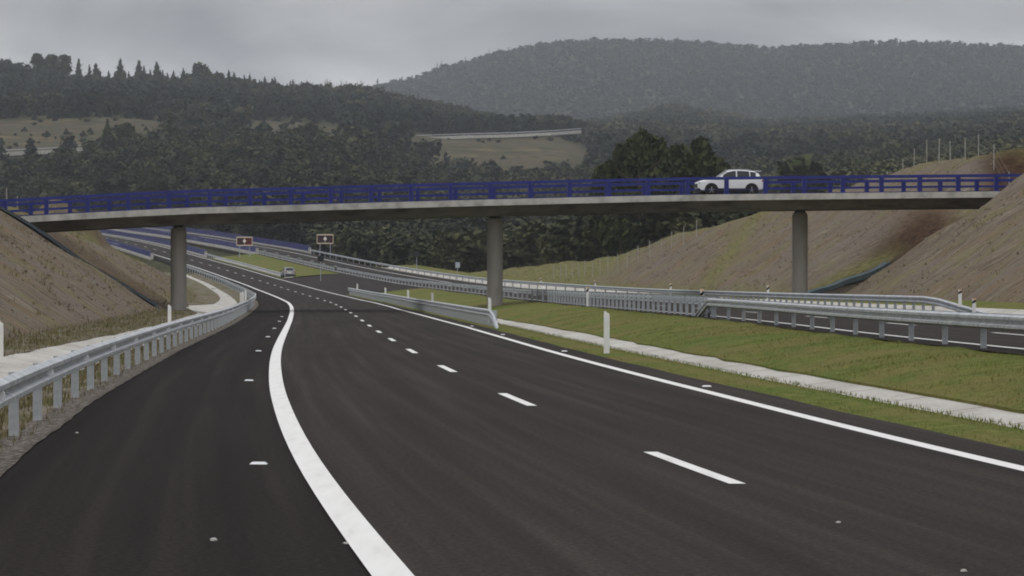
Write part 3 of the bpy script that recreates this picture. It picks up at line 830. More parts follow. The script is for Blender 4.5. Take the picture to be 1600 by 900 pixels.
# ------------------------------------------------------------------ cars
def loft(secs, n_close=True):
    m = MB(); n = len(secs[0])
    for s in secs: m.v += [tuple(p) for p in s]
    for i in range(len(secs)-1):
        for k in range(n):
            k2 = (k+1) % n
            m.f.append((i*n+k, i*n+k2, (i+1)*n+k2, (i+1)*n+k))
    m.f.append(tuple(range(n))[::-1]); m.f.append(tuple((len(secs)-1)*n+k for k in range(n)))
    return m
def make_suv(label, loc, rz, paint, cat='car', L=4.42, H=1.62, W=1.86):
    """nose towards -x, wheels on z = 0"""
    root = thing('car', label, cat, loc, rz)
    k = L/4.42; hz = H/1.62; w = W/1.86
    # body below the windows: (x, zlow, zbelt, half-width)
    st = [(-2.21,.42,.66,.62),(-2.17,.34,.80,.76),(-2.02,.26,.90,.87),(-1.70,.24,.96,.92),(-1.30,.24,1.00,.93),(-.80,.24,1.04,.93),
          (0,.24,1.05,.93),(.8,.24,1.07,.93),(1.4,.25,1.10,.92),(1.85,.28,1.12,.88),(2.10,.34,1.08,.82),(2.20,.42,.96,.70),(2.21,.52,.80,.62)]
    secs = []
    for x, zl, zb, hw in st:
        hw *= w; x *= k; zl *= hz; zb *= hz
        zm = zl+(zb-zl)*.55
        secs.append([(x,-hw*.86,zl),(x,-hw*.985,zl+.08),(x,-hw,zm),(x,-hw*.965,zb-.05),(x,-hw*.88,zb),(x,0,zb+.025),(x,hw*.88,zb),(x,hw*.965,zb-.05),(x,hw,zm),(x,hw*.985,zl+.08),(x,hw*.86,zl),(x,0,zl)])
    loft(secs).build('body', paint, root, 35)
    # roof and pillars
    rt = [(-.98,1.02,1.03,.80),(-.62,1.02,1.30,.74),(-.22,1.04,1.54,.68),(.15,1.05,1.61,.65),(.6,1.06,1.62,.64),(1.1,1.07,1.60,.635),(1.55,1.08,1.54,.62),(1.88,1.09,1.40,.62),(2.07,1.06,1.12,.70)]
    def cab(inset, z0, z1):
        out = []
        for x, zb, zt, hw in rt:
            bw = .82*w; hw *= w
            zb *= hz; zt *= hz
            zt2 = zt-z1; out.append([(x*k,-bw-inset,zb-z0),(x*k,-(bw*.35+hw*.65)-inset,zb+(zt2-zb)*.62),(x*k,-hw-inset,zt2-.06),(x*k,-hw+.12-inset,zt2),(x*k,0,zt2+.02),(x*k,hw-.12+inset,zt2),(x*k,hw+inset,zt2-.06),(x*k,(bw*.35+hw*.65)+inset,zb+(zt2-zb)*.62),(x*k,bw+inset,zb-z0),(x*k,0,zb-z0)])
        return out
    loft(cab(0, .04, 0)).build('roof', paint, root, 40)
    def side_glass(x0, x1, name):
        for s in (-1, 1):
            m = MB()
            def pt(x, f):
                i = max(j for j in range(len(rt)-1) if rt[j][0] <= x+1e-9); a, b = rt[i], rt[i+1]; t = (x-a[0])/(b[0]-a[0])
                zb, zt, hw = [(a[q]+(b[q]-a[q])*t) for q in (1,2,3)]
                bw = .82*w; hw *= w; zb *= hz; zt *= hz
                z = zb+.03+(zt-.075-zb-.03)*f
                g = (z-zb)/max(.05, (zt-zb))
                mid = bw*.35+hw*.65
                y = bw+(mid-bw)*min(1, g/.62) if g < .62 else mid+(hw-mid)*((g-.62)/.38)
                return (x*k, s*(y+.012), z)
            xs = np.linspace(x0, x1, 7)
            for x in xs:
                for f in (0, .35, .7, 1.0): m.v.append(pt(float(x), f))
            for i in range(6):
                for j in range(3): m.f.append((i*4+j, i*4+j+1, i*4+j+5, i*4+j+4))
            m.build(name, M['glass'], root)
    side_glass(-.55, .32, 'side_window'); side_glass(.40, 1.22, 'side_window'); side_glass(1.28, 1.66, 'quarter_window')
    # windscreen and rear window
    m = MB(); m.add([(-.955*k,-.72*w,1.07*hz),(-.955*k,.72*w,1.07*hz),(-.25*k,.62*w,1.525*hz),(-.25*k,-.62*w,1.525*hz)], [(0,1,2,3)])
    for i, p in enumerate(m.v): m.v[i] = (p[0]-.02, p[1], p[2]+.015)
    m.build('windscreen', M['glass'], root)
    m = MB(); m.add([(1.92*k,-.58*w,1.36*hz),(1.92*k,.58*w,1.36*hz),(2.085*k,.64*w,1.11*hz),(2.085*k,-.64*w,1.11*hz)], [(0,1,2,3)])
    for i, p in enumerate(m.v): m.v[i] = (p[0]+.03, p[1], p[2])
    m.build('rear_window', M['glass'], root)
    sp = MB(); sp.box((1.86*k, 0, 1.545*hz), (.42, 1.18*w, .035)); sp.build('spoiler', paint, root)
    for s in (-1, 1):
        m = MB(); m.box((-.50*k, s*.98*w, 1.10*hz), (.16, .18, .13)); m.build('mirror', M['trim_black'], root)
        m = MB(); m.box((-2.13*k, s*.66*w, .80*hz), (.10, .34, .11)); m.build('headlight', M['lamp_glass'], root)
        m = MB(); m.box((2.13*k, s*.66*w, .92*hz), (.14, .34, .12)); m.build('tail_light', M['tail_red'], root)
        m = MB(); m.box((.55*k, s*.60*w, 1.635*hz), (1.5, .035, .04)); m.build('roof_rail', M['alloy'], root)
        m = MB(); m.box((0, s*.905*w, .31*hz), (2.1, .07, .27)); m.build('sill', M['trim_black'], root)
    m = MB(); m.box((-2.195*k, 0, .62*hz), (.06, .95, .26)); m.build('grille', M['trim_black'], root)
    m = MB(); m.box((-2.09*k, 0, .36*hz), (.26, 1.62*w, .17)); m.build('front_bumper', M['trim_black'], root)
    m = MB(); m.box((2.20*k, 0, .44*hz), (.08, 1.3, .2)); m.build('rear_bumper', M['trim_black'], root)
    m = MB(); m.box((2.215*k, 0, .78*hz), (.03, .52, .11)); m.build('number_plate', M['sign_white'], root)
    for x in (-1.35*k, 1.34*k):
        for s in (-1, 1):
            ar = MB(); ar.lathe((x, s*.86*w, .36), [(.455, -.085), (.455, .080)], 26, 'y'); ar.build('wheel_arch', M['trim_black'], root)
            wh = MB(); wh.lathe((x, s*.845*w, .345), [(.30,-.11),(.345,-.09),(.345,.09),(.30,.11)], 28, 'y'); t = wh.build('wheel', M['rubber'], root, 40)
            r = MB(); r.lathe((x, s*.955*w, .345), [(.225,-.02),(.225,.0)], 24, 'y'); r.build('rim', M['trim_black'], t)
            q = MB()
            for j in range(5):
                a = 2*pi*j/5+.3
                q.bar((x, s*.962*w, .345), (x+.215*cos(a), s*.962*w, .345+.215*sin(a)), .065, .03)
            q.build('spoke', M['alloy'], t)
    return root
cx = 16.1
p = BP(cx, 4.3, btop(cx)-PH+.03)
make_suv('white sport utility car crossing the overpass, seen from its side', p, BA-.004, M['car_white'], H=1.70)
px, Yc = 450, 437.
make_suv('small silver car parked in the median crossing, seen from behind', ((px-800)/F*Yc, Yc, ZL(Yc)+.03), radians(-78), M['car_silver'], L=4.1, H=1.55, W=1.80)

# ------------------------------------------------------------------ delineator posts, studs, markers
def delineator(label, loc, h=1.05, group=None):
    root = thing('delineator_post', label, 'delineator', loc, 0, group)
    m = MB(); w = .075
    ring = [(-w,-.05),(w,-.05),(w,.0),(.02,.055),(-.02,.055),(-w,.0)]
    for z, k in ((-.2,1),(h-.1,1)):
        for a, b in ring: m.v.append((a*k, b*k, z))
    for i, (a, b) in enumerate(ring): m.v.append((a*.9, b*.9, h-.0-(.06 if a > 0 else 0)))
    for r in range(2):
        for i in range(6): m.f.append((r*6+i, r*6+(i+1)%6, r*6+6+(i+1)%6, r*6+6+i))
    m.f.append(tuple(range(12, 18))); m.f.append(tuple(range(6))[::-1])
    m.build('body', M['white_plastic'], root)
    b = MB(); b.box((0, -.056, h*.80), (.05, .01, .16)); b.build('reflector', M['reflector'], root)
    return root
def gp(px, Y, t_fn): pass
X, Y = 147/F*67.5, 67.5
X = 147/F*76; delineator('tall white delineator post standing in the grass strip between road and median drain', at_left(76, (X-XL(76)), -.05), 1.16)
Yd = 69.; delineator('white delineator post at the left photo edge in front of the brown slope', (-799.5/F*Yd, Yd, -.10))
Yd = 129.; delineator('white delineator post behind the left barrier just before the left pillar', (-535/F*Yd, Yd, -.1))
lbl = ['first', 'second', 'third', 'fourth', 'last']
for i, (px, Yd) in enumerate(((768, 137.), (677, 190.), (631, 225.), (588, 262.), (552, 306.))):
    q = at_left(Yd, TR(Yd)+1.75, -.03)
    delineator('white delineator post behind the short barrier at the middle pillar, %s from its sloping end' % lbl[i], q, 1.25, 'delineators behind the short median barrier')
for i, (px, Yd) in enumerate(((395, 204.), (377, 236.), (388, 213.))):
    q = at_left(Yd, -7.2, -.05)
    delineator('white delineator post beside the bend of the left barrier past the bridge', q, 1.2, 'delineators at the bend of the left barrier')

def hazard_marker(label, loc, rz=0, big=False):
    root = thing('marker_post', label, 'marker post', loc, rz, 'black banded marker posts on the barriers')
    m = MB(); m.box((0, 0, .45), (.13, .05, 1.1)); m.build('body', M['white_plastic'], root)
    b = MB(); z = .74
    b.add([(-.068,-.028,z-.05),(.068,-.028,z+.06),(.068,-.028,z+.2),(-.068,-.028,z+.09),(-.068,.028,z-.05),(.068,.028,z+.06),(.068,.028,z+.2),(-.068,.028,z+.09)],
          [(0,1,2,3),(7,6,5,4),(0,4,5,1),(1,5,6,2),(2,6,7,3),(3,7,4,0)]); b.build('band', M['black_plastic'], root)
    r = MB(); r.box((0, -.030, z+.22), (.07, .012, .08)); r.build('reflector', M['amber_reflector'], root)
    return root
mk = [(1097, 114.5, -3.85, 'beside the ramped end of the double sided barrier'), (918, 158, -3.85, 'on the closely posted barrier left of the tall white delineator'),
      (1500, 113, 7.0, 'behind the ramped end of the far right barrier'), (1522, 105, 5.9, 'in front of the ramped end of the far right barrier'),
      (1200, 171, 7.0, 'on the far right barrier just before the right pillar'), (1048, 222, 7.0, 'on the far right barrier between middle and right pillars'),
      (930, 268, 7.0, 'on the far right barrier below the fenced grass slope'), (845, 305, 7.0, 'on the far right barrier just right of the middle pillar')]
for px, Yd, t, w in mk:
    q = ((px-800)/F*Yd, Yd, ZR(Yd)+(.12 if t > 0 else .05)); o = hazard_marker('white and black marker post ' + w, q); k = .62 if px > 1490 else 1; o.scale = (1, 1, k); o.location.z += .30 if px == 1500 else 0

st = MB(); st.add([(-.085,-.05,0),(.085,-.05,0),(.085,.05,0),(-.085,.05,0),(-.06,-.03,.022),(.06,-.03,.022),(.06,.03,.022),(-.06,.03,.022)], [(3,2,1,0),(4,5,6,7),(0,1,5,4),(1,2,6,5),(2,3,7,6),(3,0,4,7)])
stm = st.mesh('road_stud', M['reflector'])
def stud(p, label, grp, rz):
    o = link('road_stud', stm); o.location = p; o.rotation_euler = (0, 0, rz); tag(o, label, 'road stud', grp)
Yd = 29.0
first = True
for py in (723.5, 594, 548, 526, 513, 503, 497):
    Yd = CAMH*F/(py-YH)
    q = at_left(Yd, -3.65-.50, -.01)
    stud(q, 'white road stud on the dark shoulder left of the thick edge line', 'road studs beside the left edge line', math.atan(-head(XL, Yd))*-1); first = False
for py, in ((604,), (549,), (523,), (510,)):
    Yd = CAMH*F/(py-YH); q = at_left(Yd, TR(Yd)+.38, .0); stud(q, 'white road stud just outside the thin right edge line', 'road studs beside the right edge line', 0)
def pebble(px, py, r, label):
    Yd = CAMH*F/(py-YH); m = MB()
    n = 7
    for j, (z, k) in enumerate(((0,.9),(.45,1.0),(.9,.5))):
        for i in range(n):
            a = 2*pi*i/n; q = r*k*random.uniform(.7, 1.2); m.v.append((q*cos(a)*1.5, q*sin(a), z*r))
    for j in range(2):
        for i in range(n): m.f.append((j*n+i, j*n+(i+1)%n, j*n+n+(i+1)%n, j*n+n+i))
    m.f.append(tuple(range(2*n, 3*n)))
    o = m.build('stone_chip', M['edge_concrete']); o.location = ((px-800)/F*Yd, Yd, ZL(Yd)+.001); tag(o, label, 'stone')
pebble(334, 845, .022, 'pale stone chip on the dark shoulder near the bottom of the photo')
pebble(540, 850, .014, 'tiny pale stone chip beside the thick edge line')
pebble(120, 677, .016, 'small pale stone chip on the shoulder by the left barrier posts')
pebble(1310, 817, .014, 'small grey stone chip in the lane below the nearest dash')
pebble(1506, 893, .016, 'small grey stone chip at the lower right of the lane')

# ------------------------------------------------------------------ signs
def panel_sign(label, px, pyt, pyb, wpx, Y, zb, red_tri=False):
    c = unp(px, (pyt+pyb)/2, Y); w = wpx/F*Y; h = (pyb-pyt)/F*Y
    root = thing('warning_sign', label, 'road sign', (c[0], c[1], zb))
    z0 = c[2]-zb
    m = MB(); m.box((0, 0, z0), (w, .08, h)); m.build('frame', M['sign_cream'], root)
    for s, mt in ((-1, 'sign_dark'), (1, 'sign_red' if red_tri else 'sign_dark')):
        q = MB(); q.box((s*w*.24, -.045, z0), (w*.445, .02, h*.78)); pn = q.build('panel', M[mt], root)
        a = MB()
        for kx in (-1, 0, 1):
            x = s*w*.235+kx*w*.12
            a.add([(x-.09*s,-.058,z0-h*.25),(x+.10*s,-.058,z0),(x-.09*s,-.058,z0+h*.25),(x+.02*s,-.058,z0+h*.25),(x+.21*s,-.058,z0),(x+.02*s,-.058,z0-h*.25)], [(0,1,4,5),(1,2,3,4)])
        a.build('chevron', M['sign_red'], pn)
    q = MB(); q.lathe((0, -.06, z0+.05), [(h*.17,-.012),(h*.17,.012)], 18, 'y'); q.build('disc', M['sign_white'], root)
    for s in (-1, 1):
        q = MB(); q.tube([(s*w*.31, .09, -.6), (s*w*.31, .09, z0+h*.45)], .07, 8); q.build('leg', M['sign_grey'], root)
panel_sign('red framed wide panel sign on two legs beside the blue median parapet', 382, 370, 384, 25, 548, 6.9, True)
panel_sign('cream framed wide panel sign on two legs at the edge of the wood', 508, 366, 381, 26, 550, 7.4)
def round_sign(label, px, py, r, Y, base, mt='sign_back', tri=False):
    c = unp(px, py, Y); root = thing('round_sign', label, 'road sign', (c[0], c[1], base))
    z = c[2]-base
    q = MB(); q.lathe((0, 0, z), [(r*.9,-.02),(r,-.012),(r,.012),(r*.9,.02)], 24, 'y'); q.build('disc', M[mt], root)
    p = MB(); p.tube([(0, .06, -.5), (0, .06, z+r*.7)], .05, 8); p.build('pole', M['sign_grey'], root)
round_sign('dark round sign seen from behind on a pole in the median near the silver car', 501, 404, .45, 402, 2.9)
round_sign('dark round sign on a short pole at the edge of the wood', 651, 397.5, .42, 437, 4.0)
c = unp(715, 414, 390); root = thing('small_sign', 'small grey plate on a thin pole behind the far barrier', 'road sign', (c[0], c[1], 2.9))
m = MB(); m.box((0, 0, c[2]-2.9), (.62, .04, .75)); m.build('plate', M['sign_grey'], root)
m = MB(); m.tube([(0, .05, -.6), (0, .05, c[2]-2.9+.3)], .04, 8); m.build('pole', M['sign_grey'], root)

# ------------------------------------------------------------------ drain chutes on the slopes, stakes
def chute(name, label, pts, w, mt):
    m = MB(); prof = []
    base = 0; n = 7
    for (x, y, z) in pts:
        for k in range(n):
            a = pi*k/(n-1); m.v.append((x, y+w*cos(a), z+.10-w*.55*sin(a)))
        m.v.append((x, y-w-.08, z+.05)); m.v.append((x, y+w+.08, z+.05))
    N = n+2
    for i in range(len(pts)-1):
        for k in range(n-1): m.f.append((i*N+k, i*N+k+1, (i+1)*N+k+1, (i+1)*N+k))
        m.f.append((i*N+n-1, i*N+n, (i+1)*N+n, (i+1)*N+n-1)); m.f.append((i*N, i*N+n+1, (i+1)*N+n+1, (i+1)*N))
    tag(m.build(name, M[mt]), label, 'drain chute')
pts = []
for i in range(26):
    X = -36.0+i*(14.5/25); Y = bridge_y(X)-4.6
    pts.append((X, Y, ground_z(X, Y)[0]+.12))
chute('drain_chute', 'dark half pipe drain running down the left slope in front of the bridge', pts, .85, 'channel_plastic')
pts = []
for i in range(22):
    X = 19.8+i*.285; Y = bridge_y(X)+9.5
    pts.append((X, Y, ground_z(X, Y)[0]+.22))
chute('drain_chute', 'pale blue drain channel at the foot of the right slope under the bridge', pts, 1.35, 'blue_channel')
for (px, y0, y1, lean, lb) in ((1451, 332, 362, .22, 'thin leaning pale stake on the right slope, lower of two'), (1488, 314, 334, .02, 'thin upright pale stake on the right slope under the bridge end')):
    X = 27.2 if px < 1460 else 28.9
    Y = X*F/(px-800); z = ground_z(X, Y)[0]
    m = MB(); m.tube([(X, Y, z-.3), (X-lean, Y, z+1.15)], .03, 6); tag(m.build('stake', M['fence_wood']), lb, 'stake')

# ------------------------------------------------------------------ fences
def wire_fence(label, pts, h, lean_at=None, wires=True):
    root = thing('wire_fence', label, 'fence', pts[0])
    o = np.array(pts[0])
    tops = []
    for i, q in enumerate(pts):
        q = np.array(q)-o; hh = h*random.uniform(.9, 1.08)
        ln = (.35 if i == lean_at else random.uniform(-.04, .04))
        m = MB(); m.tube([q+np.array((0, 0, -.5)), q+np.array((-ln, 0, hh))], .040, 7); m.build('fence_post', M['fence_wood'], root)
        tops.append((q, hh))
    if wires:
        for fz in (.3, .6, .92):
            m = MB()
            for (a, ha), (b, hb) in zip(tops, tops[1:]):
                m.tube([a+np.array((0, 0, ha*fz)), b+np.array((0, 0, hb*fz))], .006, 4, False)
            m.build('wire', M['wire'], root)
def on_ground(px, Y):
    X = (px-800)/F*Y; return (X, Y, ground_z(X, Y)[0])
up = [(1350,275),(1369,266),(1392,258),(1411,250),(1428,243),(1448,236),(1467,230),(1485,224),(1508,219),(1529,214),(1553,210),(1577,205),(1603,201)]
wire_fence('wire fence with tall pale posts along the crest of the right slope', [on_ground(a, b) for a, b in up], 1.75, 2)
def ray_ground(px, py):
    Y = 255.
    while Y < 470:
        x, y, z = unp(px, py, Y)
        if ground_z(x, Y)[0] >= z: return (x, Y, ground_z(x, Y)[0])
        Y += 1
    return on_ground(px, 430)
lo = [(865,436),(876,436),(885,435),(894,434),(904,434),(914,433),(926,432),(938,430),(950,428),(965,424),(980,419),(997,412),(1015,404),(1033,397),(1049,390),(1068,381),(1088,369)]
wire_fence('low wire fence of thin posts across the grassy bank beyond the bridge', [ray_ground(a, b) for a, b in lo], 1.7)
wire_fence('two pale fence posts left of the earth mound behind the bridge', [(-40.1, 231, ground_z(-40.1, 231)[0]), (-39.1, 230, ground_z(-39.1, 230)[0])], 2.1, wires=False)

# ------------------------------------------------------------------ trees
def crown(n, kind, r):
    """leaf clumps of a crown of unit height (0..1) -> (n,4,3), shade of each clump"""
    c = np.empty((n, 3))
    if kind == 'conifer':
        z = r.beta(1.15, 1.9, n)*.92+.08
        rad = .30*(1-z)**.8*np.sqrt(r.uniform(.2, 1, n))*(1+.35*np.sin(z*38+r.uniform(0, 6)))
        a = r.uniform(0, 2*pi, n); c[:, 0] = rad*np.cos(a); c[:, 1] = rad*np.sin(a); c[:, 2] = z
        size = .055+.05*(1-z)
    else:
        k = 7 if kind == 'round' else 9 if kind == 'spread' else 17
        lob = np.empty((k, 4))
        for i in range(k):
            if kind == 'pine':
                zz = r.uniform(.22, .95); a = r.uniform(0, 2*pi); q = r.uniform(.3, 1)*(.42-.32*max(0, zz-.45)/.5)
                lob[i] = (q*cos(a), q*sin(a), zz, r.uniform(.085, .15)); continue
            a = r.uniform(0, 2*pi); zz = r.uniform(.3, .82) if kind == 'round' else r.uniform(.42, .86)
            q = r.uniform(.05, .27) * (1.25-zz if kind == 'round' else 1.05)
            lob[i] = (q*cos(a), q*sin(a), zz, r.uniform(.15, .25))
        lob[0] = (0, 0, .76, .22) if kind != 'pine' else (0, 0, .9, .12)
        w = lob[:, 3]**2; idx = r.choice(k, n, p=w/w.sum())
        d = r.normal(0, 1, (n, 3)); d /= np.linalg.norm(d, axis=1)[:, None]
        rr = r.uniform(.55, 1.05, n)**.6
        c = lob[idx, :3]+d*(lob[idx, 3]*rr)[:, None]*np.array((1, 1, .85))
        c[:, 2] = np.clip(c[:, 2], .12, 1.05)
        size = np.full(n, .085)*r.uniform(.6, 1.4, n)
    return c, size
def clump_quads(c, size, r, flat=.55):
    n = len(c)
    nrm = r.normal(0, 1, (n, 3)); nrm[:, 2] = np.abs(nrm[:, 2])+flat
    nrm /= np.linalg.norm(nrm, axis=1)[:, None]
    t = np.cross(nrm, r.normal(0, 1, (n, 3))); t /= np.linalg.norm(t, axis=1)[:, None]
    b = np.cross(nrm, t)
    s = size[:, None] if hasattr(size, '__len__') else size
    j = lambda: r.uniform(.65, 1.25, (n, 1))
    return np.stack([c-t*s*j()-b*s*j()*.7, c+t*s*j()-b*s*j()*.7, c+t*s*j()+b*s*j()*.7, c-t*s*j()+b*s*j()*.7], 1)
def templates(n, kinds, scale=1.0):
    out = []
    for kd in kinds:
        r = np.random.default_rng(len(out)*13+5)
        c, s = crown(n, kd, r)
        out.append((clump_quads(c, s*scale, r), r.normal(0, .06, n)))
    return out
def forest(name, label, spots, tmpl, mate, hmin, hmax, wide=1.0):
    Vs = []; Ts = []
    for (x, y, z, cl) in spots:
        q, sh = tmpl[random.randrange(len(tmpl))] if cl is None else tmpl[cl]
        h = random.uniform(hmin, hmax); wd = h*wide*random.uniform(.8, 1.25)
        a = random.uniform(0, 2*pi); ca, sa = cos(a), sin(a)
        v = np.empty_like(q)
        v[..., 0] = (q[..., 0]*ca-q[..., 1]*sa)*wd+x
        v[..., 1] = (q[..., 0]*sa+q[..., 1]*ca)*wd+y
        v[..., 2] = q[..., 2]*h+z-h*.08
        Vs.append(v.reshape(-1, 3))
        patch = .42+.34*wob(x+40, y, .010)+.16*wob(x, y, .04)
        t = np.clip(patch+random.gauss(0, .22)+sh*.8, 0, 1)
        Ts.append(np.repeat(t, 4))
    o = raw_mesh(name, np.concatenate(Vs), 4, mate, np.concatenate(Ts))
    tag(o, label, None, None, 'stuff')
def scatter(n, Y0, Y1, dmin, pow_=1.0, um=170, reject=None):
    out = []; cells = {}
    tries = 0
    while len(out) < n and tries < n*25:
        tries += 1
        Y = (Y0**(pow_+1)+(Y1**(pow_+1)-Y0**(pow_+1))*random.random())**(1/(pow_+1))
        u = random.uniform(-um, 1600+um); X = (u-800)/F*Y
        key = (int(X/dmin), int(Y/dmin))
        if key in cells: continue
        if reject and reject(X, Y, u): continue
        cells[key] = 1
        out.append((X, Y, ground_z(X, Y)[0], None))
    return out
def near_reject(X, Y, u):
    fl = frame(XL, Y)[2]
    dl = (XL(Y)-X)/fl-6.3; dr = (X-XR(Y))/fl-6.0
    if Y > 930: return bool(is_bare(X, Y)) or (u < 138 and Y > 1100)
    if dl < 9 and dr < 8: return True
    if dl > 0 and Y < 560: return True
    if Y < 470 and dr > 0 and dr < 23: return True
    if Y < 300: return True
    if dl > 0 and dl < 26 and Y < 900: return True
    return False
def hill_reject(X, Y, u):
    if is_bare(X, Y): return True
    if 640 < u < 915 and (1215 if u > 740 else 1275) < Y < 1560: return True
    if 150 < u < 258 and 1215 < Y < 1380: return True
    if 385 < u < 535 and 1225 < Y < 1400: return True
    return False
T_near = templates(640, ['round', 'spread', 'round', 'spread', 'conifer', 'round'], .52)
T_side = templates(440, ['round', 'spread', 'round', 'spread', 'conifer', 'round'], .60)
T_mid = templates(170, ['round', 'spread', 'round', 'conifer', 'spread', 'conifer'], .86)
T_far = templates(26, ['round', 'spread', 'conifer', 'round'], 1.7)
sp = scatter(1500, 380, 640, 3.6, 1, 120, near_reject)
forest('wood', 'dense mixed green wood filling the valley behind the bridge', sp, T_near, M['wood_leaves'], 6.5, 10.5, 1.05)
sp = scatter(3600, 640, 1180, 5.0, 1, 140, near_reject)
forest('wood', 'dense mixed green wood on the near hillside', sp, T_side, M['wood_leaves'], 8, 13, 1.0)
sp = scatter(9800, 1180, 2800, 7.5, 1, 170, hill_reject)
forest('hill_forest', 'dark forest covering the left hill and the middle ridge', sp, T_mid, M['hill_leaves'], 7.5, 14, 1.0)
def bush_reject(X, Y, u): return not (is_bare(X, Y) or (640 < u < 915 and 1250 < Y < 1330) or (150 < u < 258 and 1215 < Y < 1380) or (385 < u < 535 and 1225 < Y < 1400) or (-150 < u < 140 and 1035 < Y < 1130)) or (u < 140 and 1185 < Y < 1215) or (u > 640 and random.random() < .8)
sp = scatter(130, 1035, 1570, 6, 1, 120, bush_reject)
forest('scrub', 'low scrub dotted over the bare earth banks on the hillside', sp, T_mid, M['wood_leaves'], 1.0, 3.2, 1.9)
sp = scatter(17000, 2950, 4750, 9, 1, 130, None)
forest('far_forest', 'hazy forest covering the distant mountain', sp, T_far, M['far_leaves'], 7, 12, 1.35)

def single_tree(name, label, px, py_top, Y, h, wide, kind, n=900, matn='pine_needles', base=None, group=None, tone=.55, leaf=.42):
    X = (px-800)/F*Y
    ztop = CAMH-(py_top-YH)/F*Y
    gz = ground_z(X, Y)[0]
    if ztop-gz > h: zb = gz; h = ztop-gz
    else: zb = ztop-h if base is None else gz
    zb = min(zb, gz+.0); h = ztop-zb
    root = thing(name, label, 'tree', (X, Y, gz), 0, group)
    r = np.random.default_rng(int(px*7+Y))
    c, s = crown(n, kind, r)
    q = clump_quads(c, s*leaf, r)
    v = q.copy(); v[..., :2] *= h*wide; v[..., 2] *= h; v[..., 2] += zb-gz
    t = np.clip(np.repeat(tone+r.normal(0, .13, n), 4), 0, 1)
    o = raw_mesh('crown', v.reshape(-1, 3), 4, M[matn], t); o.parent = root
    m = MB(); m.tube([(0, 0, -.6), (.05, .02, h*.35), (0, .06, h*.7), (.03, 0, h*.92)], [.028*h, .022*h, .013*h, .003*h], 8)
    for j in range(7):
        a = j*2.4; z = h*(.35+.07*j); m.tube([(0, 0, z), (cos(a)*h*.11, sin(a)*h*.11, z+h*.05), (cos(a)*h*.2, sin(a)*h*.2, z+h*.12)], [.010*h, .007*h, .003*h], 6)
    m.build('trunk', M['bark'], root)
pines = [(972, 226, 392, 13, .55, 'pine', 'dark pine at the left end of the clump behind the bridge'),
 (1000, 211, 388, 15, .60, 'pine', 'tallest bushy dark pine in the clump behind the bridge'),
 (1028, 219, 394, 14, .58, 'pine', 'broad dark pine in the middle of the clump behind the bridge'),
 (1066, 229, 398, 12, .55, 'pine', 'dark pine just left of the white car beyond the bridge'),
 (1094, 217, 390, 14, .66, 'pine', 'dark spreading pine directly above the white car'),
 (1120, 238, 402, 10.5, .6, 'round', 'lower dark pine at the right end of the clump above the white car'),
 (952, 246, 410, 11, .55, 'round', 'lower bushy tree left of the pine clump')]
for px, pt, Y, h, wd, kd, lb in pines: single_tree('pine_tree', lb, px, pt, Y, h, wd, kd, 2600)
sky = [(60, 83, 2040, 15, .85, 'round', 'round topped pine on the left ridge skyline, left of a pair'),
 (81, 84, 2045, 15, .85, 'round', 'round topped pine on the left ridge skyline, right of a pair'),
 (101, 89, 2040, 14, .6, 'spread', 'slim pine on the ridge skyline just right of the round pair'),
 (123, 91, 2045, 15, .5, 'conifer', 'narrow pointed conifer on the ridge skyline near the round pair'),
 (150, 97, 2045, 15, .7, 'conifer', 'pointed conifer on the ridge skyline, first of the spiky row'),
 (188, 91, 2050, 18, .6, 'conifer', 'tallest pointed conifer in the spiky row on the ridge'),
 (217, 94, 2050, 17, .65, 'conifer', 'pointed conifer in the middle of the spiky row on the ridge'),
 (245, 95, 2050, 17, .65, 'conifer', 'pointed conifer at the right end of the spiky row on the ridge'),
 (312, 96, 2060, 17, 1.0, 'round', 'broad rounded tree standing out on the ridge skyline'),
 (168, 187, 1192, 14, .7, 'conifer', 'small dark pointed tree in front of the bare earth cutting'),
 (195, 192, 1185, 13, .9, 'round', 'dark rounded tree in front of the bare earth cutting'),
 (266, 178, 1195, 18, .85, 'conifer', 'tall dark fir standing above the wood left of centre'),
 (95, 230, 1165, 12, 1.1, 'round', 'dark rounded tree in front of the distant pale road'),
 (415, 205, 1170, 11, 1.0, 'round', 'small dark round tree below the tan bare patch'),
 (482, 192, 1180, 15, 1.1, 'spread', 'broad dark tree in front of the tan bare patch'),
 (543, 194, 1190, 13, 1.0, 'round', 'dark tree at the right end of the tan bare patch'),
 (1250, 243, 640, 13, 1.0, 'round', 'dark bushy tree beyond the bridge right of the white car')]
for px, pt, Y, h, wd, kd, lb in sky: single_tree('pine_tree' if kd != 'conifer' else 'conifer_tree', lb, px, pt, Y, h, wd, kd, 420 if Y > 900 else 1100, 'pine_needles', leaf=.95)
rr = random.Random(5)
ridge = lin([(130,112),(330,116),(430,128),(560,139),(640,152),(720,170),(790,196)])
for i in range(44):
    px = 138+i*13.5+rr.uniform(-6, 6); tall = rr.uniform(2, 13) if px < 440 else rr.uniform(0, 7)
    single_tree('conifer_tree', 'slender dark conifer in the ragged row of trees along the left hill skyline', px, ridge(px)-tall, 2050+rr.uniform(-12, 18), rr.uniform(13, 18), rr.uniform(.42, .62), 'conifer', 260, 'hill_leaves', group='conifers along the left hill skyline', leaf=1.0, tone=.25)
for px, pt, h in ((566,128,20),(590,122,19),(683,100,18),(690,98,20),(727,92,18),(764,82,17)):
    single_tree('bare_tree', 'thin sparse tree on the left flank of the far mountain skyline', px, pt, 4600, h, .5, 'conifer', 40, 'hill_leaves', group='thin trees on the mountain skyline', leaf=1.6)

